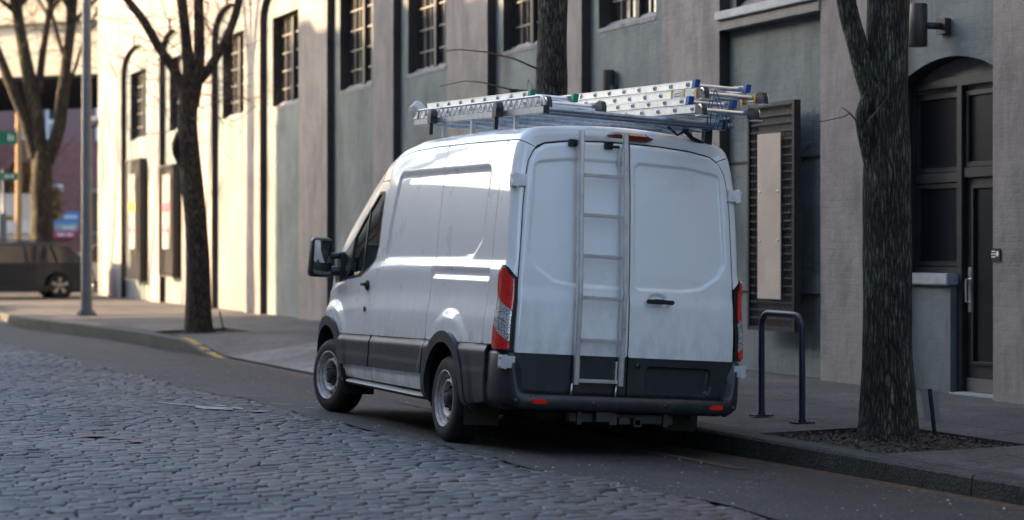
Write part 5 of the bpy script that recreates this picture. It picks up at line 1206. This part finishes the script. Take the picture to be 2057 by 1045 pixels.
for x,w in ((-.715,.055),(.715,.055)):
    mb=MB(); mb.box(x-w,x+w,-1.358 if abs(x)>.7 else -1.37,-1.33,.40,.436); mb.build('reflector',M['redbright'],BU,bevel=.005)
for x in (-.88,-.29,.29,.88):
    mb=MB(); yy=-1.372 if abs(x)<.5 else -1.318; mb.lathe([(0,-.004),(.014,-.003),(.019,.0),(.019,.02)],'y',16,c=(x,yy,.418)); mb.build('parking_sensor',M['blackp'],BU)
# tow hitch
mb=MB(); mb.box(-.42,.42,-1.22,-1.14,.27,.335); mb.box(-.13,-.07,-1.30,-1.14,.255,.345); mb.box(.05,.115,-1.34,-1.1,.25,.262); mb.box(.05,.115,-1.34,-1.1,.303,.315); mb.box(.05,.062,-1.34,-1.1,.262,.303); mb.box(.103,.115,-1.34,-1.1,.262,.303)
mb.box(-.24,-.10,-1.30,-1.24,.28,.36); mb.box(-.37,-.33,-1.25,-1.2,.25,.36); mb.box(.33,.37,-1.25,-1.2,.25,.36); mb.box(-.04,.05,-1.27,-1.2,.262,.31); mb.build('tow_hitch',mat('dirty_steel',(.07,.07,.072),.6,.5),V,bevel=.004)
# door furniture
mb=MB(); mb.box(-1.02,-.985,2.30,2.42,1.205,1.235); mb.lathe([(0,-.985),(.045,-.982),(.05,-.965)],'x',16,mi=0,c=(0,2.36,1.215)); mb.build('door_handle',M['blackp'],D[0],bevel=.008)
mb=MB(); mb.lathe([(0,-.008),(.022,-.006),(.026,.0)],'x',14,c=(-.99,2.33,1.0)); mb.build('lock_cap',M['blackp'],D[0])
# mirrors
for s in (-1,1):
    mb=MB(); bm=bmesh.new(); bmesh.ops.create_cube(bm,size=1)
    for v in bm.verts:
        x_=v.co.x; z_=v.co.z; y_=v.co.y
        v.co=Vector((s*(1.135-x_*(.215 if z_<0 else .19)+ (0)),3.36+y_*(.12 if y_<0 else .16),1.455+z_*.375))
    bmesh.ops.bevel(bm,geom=bm.edges[:],offset=.04,segments=4,affect='EDGES',profile=.5); mb.bm(bm,0,True)
    mr=mb.build('door_mirror',M['blackp'],V,sharp=40)
    mb=MB(); mb.tube([(s*.90,3.30,1.34),(s*1.03,3.34,1.33)],.045,12); mb.tube([(s*.89,3.32,1.50),(s*1.03,3.36,1.47)],.03,12); mb.box(*sorted((s*.86,s*.97)),3.25,3.38,1.25,1.50); mb.build('mirror_arm',M['blackp'],mr,bevel=.0)
    def pad(z0,z1,m,tilt,nm):
        mb=MB(); x0,x1=1.135-.085,1.135+.083; yb=3.36-.062; P=[]
        pts=[(x0+.01,z0),(x1-.02,z0),(x1-.004,z0+.02),(x1,z1-.01),(x1-.01,z1),(x0+.012,z1),(x0,z1-.012),(x0,z0+.012)]
        mb.add([(s*a,yb-.003+tilt[0]*(b-z0)+tilt[1]*(a-x0),b) for a,b in pts],[tuple(range(8))]); mb.build(nm,m,mr)
    pad(1.405,1.615,M['mirror'],(-.10,.03),'mirror_glass'); pad(1.295,1.388,M['mirror'],(.22,-.02),'spotter_mirror')
# --- rear access ladder on the left door
def ly(z): return float(np.interp(z,[.5,1.25,2.47],[-1.33,-1.315,-1.175]))
RL=None
mb=MB()
for x in (-.432,-.074):
    for a,b in ((.555,1.25),(1.25,2.475)):
        P=[]
        for z in (a,b):
            y=ly(z); P.append([(x-.020,y-.018,z),(x-.012,y-.024,z),(x+.012,y-.024,z),(x+.020,y-.018,z),(x+.020,y+.016,z),(x-.020,y+.016,z),(x-.020,y-.018,z)])
        mb.grid(P,0,False)
        if b>2: mb.add(P[1][:-1],[tuple(range(6))])
        else: mb.add(P[0][:-1],[tuple(range(6))])
RL=mb.build('rear_ladder',M['alu'],V,sharp=30,bevel=0)
for k,z in enumerate((.585,.89,1.21,1.525,1.835,2.14,2.425)):
    mb=MB(); y=ly(z); mb.box(-.409,-.097,y-.016,y+.012,z-.014,z+.014); mb.build('rung',M['alu'],RL,bevel=.005)
for x in (-.452,-.098): mb=MB(); mb.tube([(x,-1.315,.56),(x-.012,-1.325,.475)],.009,8); mb.build('ladder_foot',M['alu'],RL)
for a,b in ((-.412,-.40),(-.115,-.10)): mb=MB(); mb.box(a,b,-1.32,-1.25,.60,.74); mb.build('mounting_plate',M['alu'],RL)
for x in (-.49,-.20):
    mb=MB(); z=2.385; mb.box(x-.01,x+.055,-1.125,-1.085,z-.03,z+.025); mb.tube([(x+.03,-1.11,z),(x+.045,-1.15,z-.01),(x+.09,-1.17,z-.01)],.012,8); mb.build('ladder_hook',M['blackp'],RL,bevel=.006)
mb=MB(); mb.tube([(-.10,-1.12,2.385),(-.083,-1.165,2.36)],.01,8); mb.box(-.108,-.098,-1.16,-1.12,2.24,2.38); mb.build('ladder_bracket',M['alu'],RL)
# --- roof rack
SL=.026
def rz(y,z): return z+SL*(y+1.1)
def sbox(mb,x0,x1,y0,y1,z0,z1,mi=0):
    vs=[(x,y,rz(y,z)) for z in (z0,z1) for y in (y0,y1) for x in (x0,x1)]; mb.add(vs,[(0,2,3,1),(4,5,7,6),(0,1,5,4),(2,6,7,3),(0,4,6,2),(1,3,7,5)],mi)
mb=MB()
for x in (-.74,.72): sbox(mb,x-.02,x+.02,-1.22,1.92,2.585,2.632)
RK=mb.build('roof_rack',M['alud'],V,bevel=.003)
mb=MB(); mb.tube([(-.74,1.84,rz(1.84,2.715)),(-.74,-1.10,rz(-1.10,2.718)),(-.74,-1.16,rz(-1.16,2.70)),(-.74,-1.19,2.635)],.011,8)
mb.tube([(-.74,1.84,rz(1.84,2.715)),(-.74,1.88,2.70)],.011,8)
n=25
for k in range(n):
    y0=-1.12+k*2.94/n; y1=y0+1.47/n; y2=y0+2.94/n
    mb.tube([(-.742,y0,rz(y0,2.635)),(-.742,y1,rz(y1,2.71))],.0045,5); mb.tube([(-.742,y1,rz(y1,2.71)),(-.742,y2,rz(y2,2.635))],.0045,5)
mb.build('side_truss',M['alud'],RK)
for a in (-.762,.70): mb=MB(); mb.box(a,a+.043,-1.232,-1.218,2.575,2.64); mb.build('end_cap',M['blackp'],RK)
for y in (-1.19,-1.06,-.62,-.10,.45,1.05,1.75):
    mb=MB(); z=rz(y,2.60 if y>-1.1 else 2.615); mb.tube([(-.72,y,z),(.80,y,z)],.019,12); mb.build('crossbar',M['galv'],RK)
for y in (1.12,.40,-.60):
    for x in (-.74,.72):
        mb=MB(); mb.box(x-.016,x+.016,y-.022,y+.022,2.475,rz(y,2.584)); mb.box(x-.04,x+.05,y-.05,y+.05,2.465,2.482); mb.build('rack_post',M['alud'],RK,bevel=.003)
mb=MB(); mb.box(.66,.72,-1.02,-.95,2.42,2.60); mb.tube([(.45,-1.05,2.57),(.55,-1.03,2.50),(.66,-1.0,2.47)],.018,8); mb.tube([(.35,-1.0,2.58),(.42,-1.03,2.52),(.5,-1.05,2.57)],.012,8); mb.build('rack_clamp',M['blackp'],RK)
for y in (1.28,-.34):
    mb=MB(); z=rz(y,2.62)
    bmv=[]; 
    mb.lathe([(0,-.03),(.058,-.028),(.065,-.02),(.065,.02),(.058,.028),(0,.03)],'x',24,c=(-.80,y,z+.02)); mb.box(-.83,-.77,y-.05,y+.05,z-.045,z+.03); mb.box(-.815,-.785,y+.01,y+.055,z-.14,z-.02)
    st=mb.build('strap_reel',M['blackp'],RK,bevel=.004)
    mb=MB(); mb.box(-.80,-.775,y+.055,y+.09,z-.10,z-.01,0); mb.add([(-.785,y-.01,z+.05),(-.785,y+.02,z+.05),(-.742,y-.10,z+.125),(-.742,y-.13,z+.125)],[(0,1,2,3),(3,2,1,0)],0); mb.build('strap',M['alud'],st)
# --- extension ladders (each a thing, lying on the rack)
def ladder(label,xb0,xb1,yb,xf0,xf1,yf,ztb,ztf,yfront,cap,bands=False,shoes=True):
    """ztb/ztf = top of base / fly rails at the rear"""
    t=thing('extension_ladder',label,'ladder',mw=VM@Matrix.Translation((xb0,yb,ztb-.07)),group='aluminium ladders on the van roof'); I=Matrix.Translation((-xb0,-yb,-(ztb-.07)))
    def zz(y,z): return z+SL*(y-yb)
    def rail(x,sg,y0,y1,zt,h,nm):
        mb=MB(); mb.M=I; P=[]
        for y in (y0,y1):
            z1=zz(y,zt); z0=z1-h; w=.026
            P.append([(x,y,z0+.006),(x,y,z1-.006),(x-sg*.006,y,z1-.0055),(x-sg*.006,y,z1),(x+sg*w,y,z1),(x+sg*w,y,z1-.005),(x+sg*.004,y,z1-.006),(x+sg*.004,y,z0+.006),(x+sg*w,y,z0+.005),(x+sg*w,y,z0),(x-sg*.006,y,z0),(x-sg*.006,y,z0+.0055),(x,y,z0+.006)])
        mb.grid(P,0,False); mb.add(P[0][:-1],[tuple(range(12))]); mb.add(P[1][:-1],[tuple(range(12))]); return mb.build(nm,M['alu'],t)
    out=[]
    for (x0,x1,yy,zt,h,nm) in ((xb0,xb1,yb,ztb,.060,'base_rail'),(xf0,xf1,yf,ztf,.055,'fly_rail')):
        r1=rail(x0,1,yy,yfront-(0 if nm[0]=='b' else .25),zt,h,nm); r2=rail(x1,-1,yy,yfront-(0 if nm[0]=='b' else .25),zt,h,nm)
        y=yy+.12; k=0
        while y<yfront-.3:
            mb=MB(); mb.M=I; z=zz(y,zt)-h*.5; mb.tube([(x0-.004,y,z),(x1+.004,y,z)],.0175,12); 
            for x in (x0-.006,x1+.006): mb.lathe([(.018,-.003),(.018,.003),(.011,.005),(.011,-.005)],'x',14,mi=1,c=(x,y,z),close=True); 
            mb.lathe([(0,-.0085),(.0115,-.0085)],'x',12,mi=2,c=(x0,y,z))
            mb.build('rung',[M['alu'],M['alud'],M['seal']],t); y+=.305
            k+=1
        if nm=='fly_rail':
            for x,sg in ((x0,1),(x1,-1)):
                mb=MB(); mb.M=I; z=zz(yy,zt); mb.box(*sorted((x-sg*.010,x+sg*.032)),yy-.02,yy+.035,z-h-.002,z+.006); mb.v=[(a,b-(.02 if c>z-.03-(ztb-.07) else 0),c) for a,b,c in mb.v]; mb.build('end_cap',M[cap],t,bevel=.0)
        elif shoes:
            for x,sg in ((x0,1),(x1,-1)):
                mb=MB(); mb.M=I; z=zz(yy,zt); pts=[(yy+.05,z-.0),(yy-.02,z+.012),(yy-.055,z+.002),(yy-.075,z-.03),(yy-.085,z-.085),(yy-.03,z-.085),(yy+.02,z-.075),(yy+.05,z-.07)]
                mb.prism(pts,'x',x-sg*.008,x+sg*.03); sh=mb.build('foot',M['blackp'],t)
                mb=MB(); mb.M=I; mb.tube([(x-sg*.012,yy-.035+.03*math.cos(a),z-.035+.03*math.sin(a)) for a in np.linspace(.6,3.6,8)],.007,6); mb.box(*sorted((x-sg*.03,x+sg*.035)),yy-.09,yy-.0,z-.092,z-.084); mb.build('foot_bracket',M['alu'],sh)
    if bands:
        for yb_,w in ((yb+.06,.03),(yb+.28,.03),(yb+.50,.02)):
            z=zz(yb_,ztb)
            for a,b in ((xb0-.012,xb0+.03),(xb1-.03,xb1+.012)): mb=MB(); mb.M=I; mb.box(a,b,yb_,yb_+w,z-.074,z+.004); mb.build('yellow_band',M['yellow'],t)
        mb=MB(); mb.M=I; z=zz(yb+.4,ztb); mb.box(xb0-.009,xb0-.005,yb+.32,yb+.49,z-.062,z-.01,0); mb.box(xb0-.009,xb0-.005,yb+.10,yb+.27,z-.062,z-.01,0)
        for i in range(7):
            for j in range(2): mb.box(xb0-.0115,xb0-.009,yb+.335+i*.02,yb+.344+i*.02,z-.03-j*.022,z-.024-j*.022,1)
        mb.build('label_plate',[M['whitelabel'],M['blackp']],t)
    return t
ladder('lowest of the two right hand ladders, blue capped, resting directly on the rack bars',.27,.72,-1.71,.31,.69,-1.43,2.703,2.772,2.0,'blue')
ladder('topmost aluminium ladder with blue caps and yellow bands at its feet',.37,.88,-1.52,.40,.85,-1.33,2.850,2.918,1.9,'blue',bands=True)
ladder('green capped aluminium ladder along the left rail of the roof rack',-.66,-.20,-.98,-.62,-.24,-.55,2.722,2.796,2.25,'green')
t=thing('cloth_bundle','crumpled off white cloth tied over the front end of the left ladder','cloth',mw=VM@Matrix.Translation((-.62,2.25,2.83)))
mb=MB(); bm=bmesh.new(); bmesh.ops.create_icosphere(bm,subdivisions=4,radius=.078)
for v in bm.verts: v.co*=1+.22*noise.noise(v.co*14)+.12*noise.noise(v.co*35); v.co.y*=1.1; v.co.z*=1.0
mb.bm(bm,0,True); mb.build('cloth',M['bag'],t,sharp=180)
t=thing('rope','thin blue rope lashed round the ladder ends and rack bars at the rear','rope',mw=VM@Matrix.Translation((.55,-1.4,2.75)))
def ropem(pts):
    mb=MB(); mb.M=Matrix.Translation((-.55,1.4,-2.75)); q=cat([tuple(p) for p in pts],6); mb.tube([tuple(a) for a in q],.0042,6); return mb
r_=random.Random(2)
for (x0,x1,y) in ((.48,.56,-1.48),(.50,.58,-1.38)):
    for k in range(1):
        xx=x0+.04*k; ropem([(xx,y,2.58),(xx-.02,y-.04,2.68),(xx,y-.02,2.76),(xx+.03,y+.02,2.85),(x1,y+.05,2.80),(x1+.01,y,2.7),(x1-.02,y-.03,2.59)]).build('rope_loop',M['rope'],t)
for k in range(5):
    x=.5+.02*k; ropem([(x,-1.55,2.66),(x-.02+.01*k,-1.56,2.60+.01*k),(x-.03+.015*k,-1.55,2.55)]).build('rope_end',M['rope'],t)
ropem([(.15,-1.21,2.57),(.28,-1.22,2.535),(.40,-1.21,2.56),(.52,-1.21,2.54),(.62,-1.21,2.57)]).build('rope_loop',M['rope'],t)
# ------------------------------------------------------------------ camera, light, world
cam=bpy.data.cameras.new('camera'); co=link(bpy.data.objects.new('camera',cam)); S.camera=co
cam.sensor_width=36; cam.lens=4100/2057*36; co.location=(0,0,0); co.rotation_euler=(PI/2,0,-math.radians(22.144)); cam.shift_y=-(500-522.5)/2057*-1
cam.clip_end=3000; cam.clip_start=.5
cam.dof.use_dof=True; cam.dof.focus_distance=16.3; cam.dof.aperture_fstop=1.55; cam.dof.aperture_blades=9
EL,AZ=SUN_EL,SUN_AZ   # sun comes from -X, a little +Y
sd=Vector((-math.cos(AZ)*math.cos(EL),math.sin(AZ)*math.cos(EL),math.sin(EL)))
sl=bpy.data.lights.new('sun','SUN'); so=link(bpy.data.objects.new('sun',sl)); sl.energy=3.4; sl.angle=math.radians(.45); sl.color=(1,.69,.39); so.rotation_euler=sd.to_track_quat('Z','Y').to_euler(); so.location=(-30,10,30)
w=bpy.data.worlds.new('World'); S.world=w; w.use_nodes=True; nt=w.node_tree; bg=nt.nodes['Background']; sky=nt.nodes.new('ShaderNodeTexSky'); sky.sky_type='NISHITA'; sky.sun_disc=False
sky.sun_elevation=EL; sky.sun_rotation=math.atan2(sd.x,sd.y); sky.dust_density=2.2; sky.air_density=1.0; sky.ozone_density=1.0
nt.links.new(sky.outputs[0],bg.inputs[0]); bg.inputs[1].default_value=.12
S.view_settings.view_transform='Standard'; S.view_settings.look='None'; S.view_settings.exposure=EXPO; S.view_settings.gamma=1
S.cycles.max_bounces=6
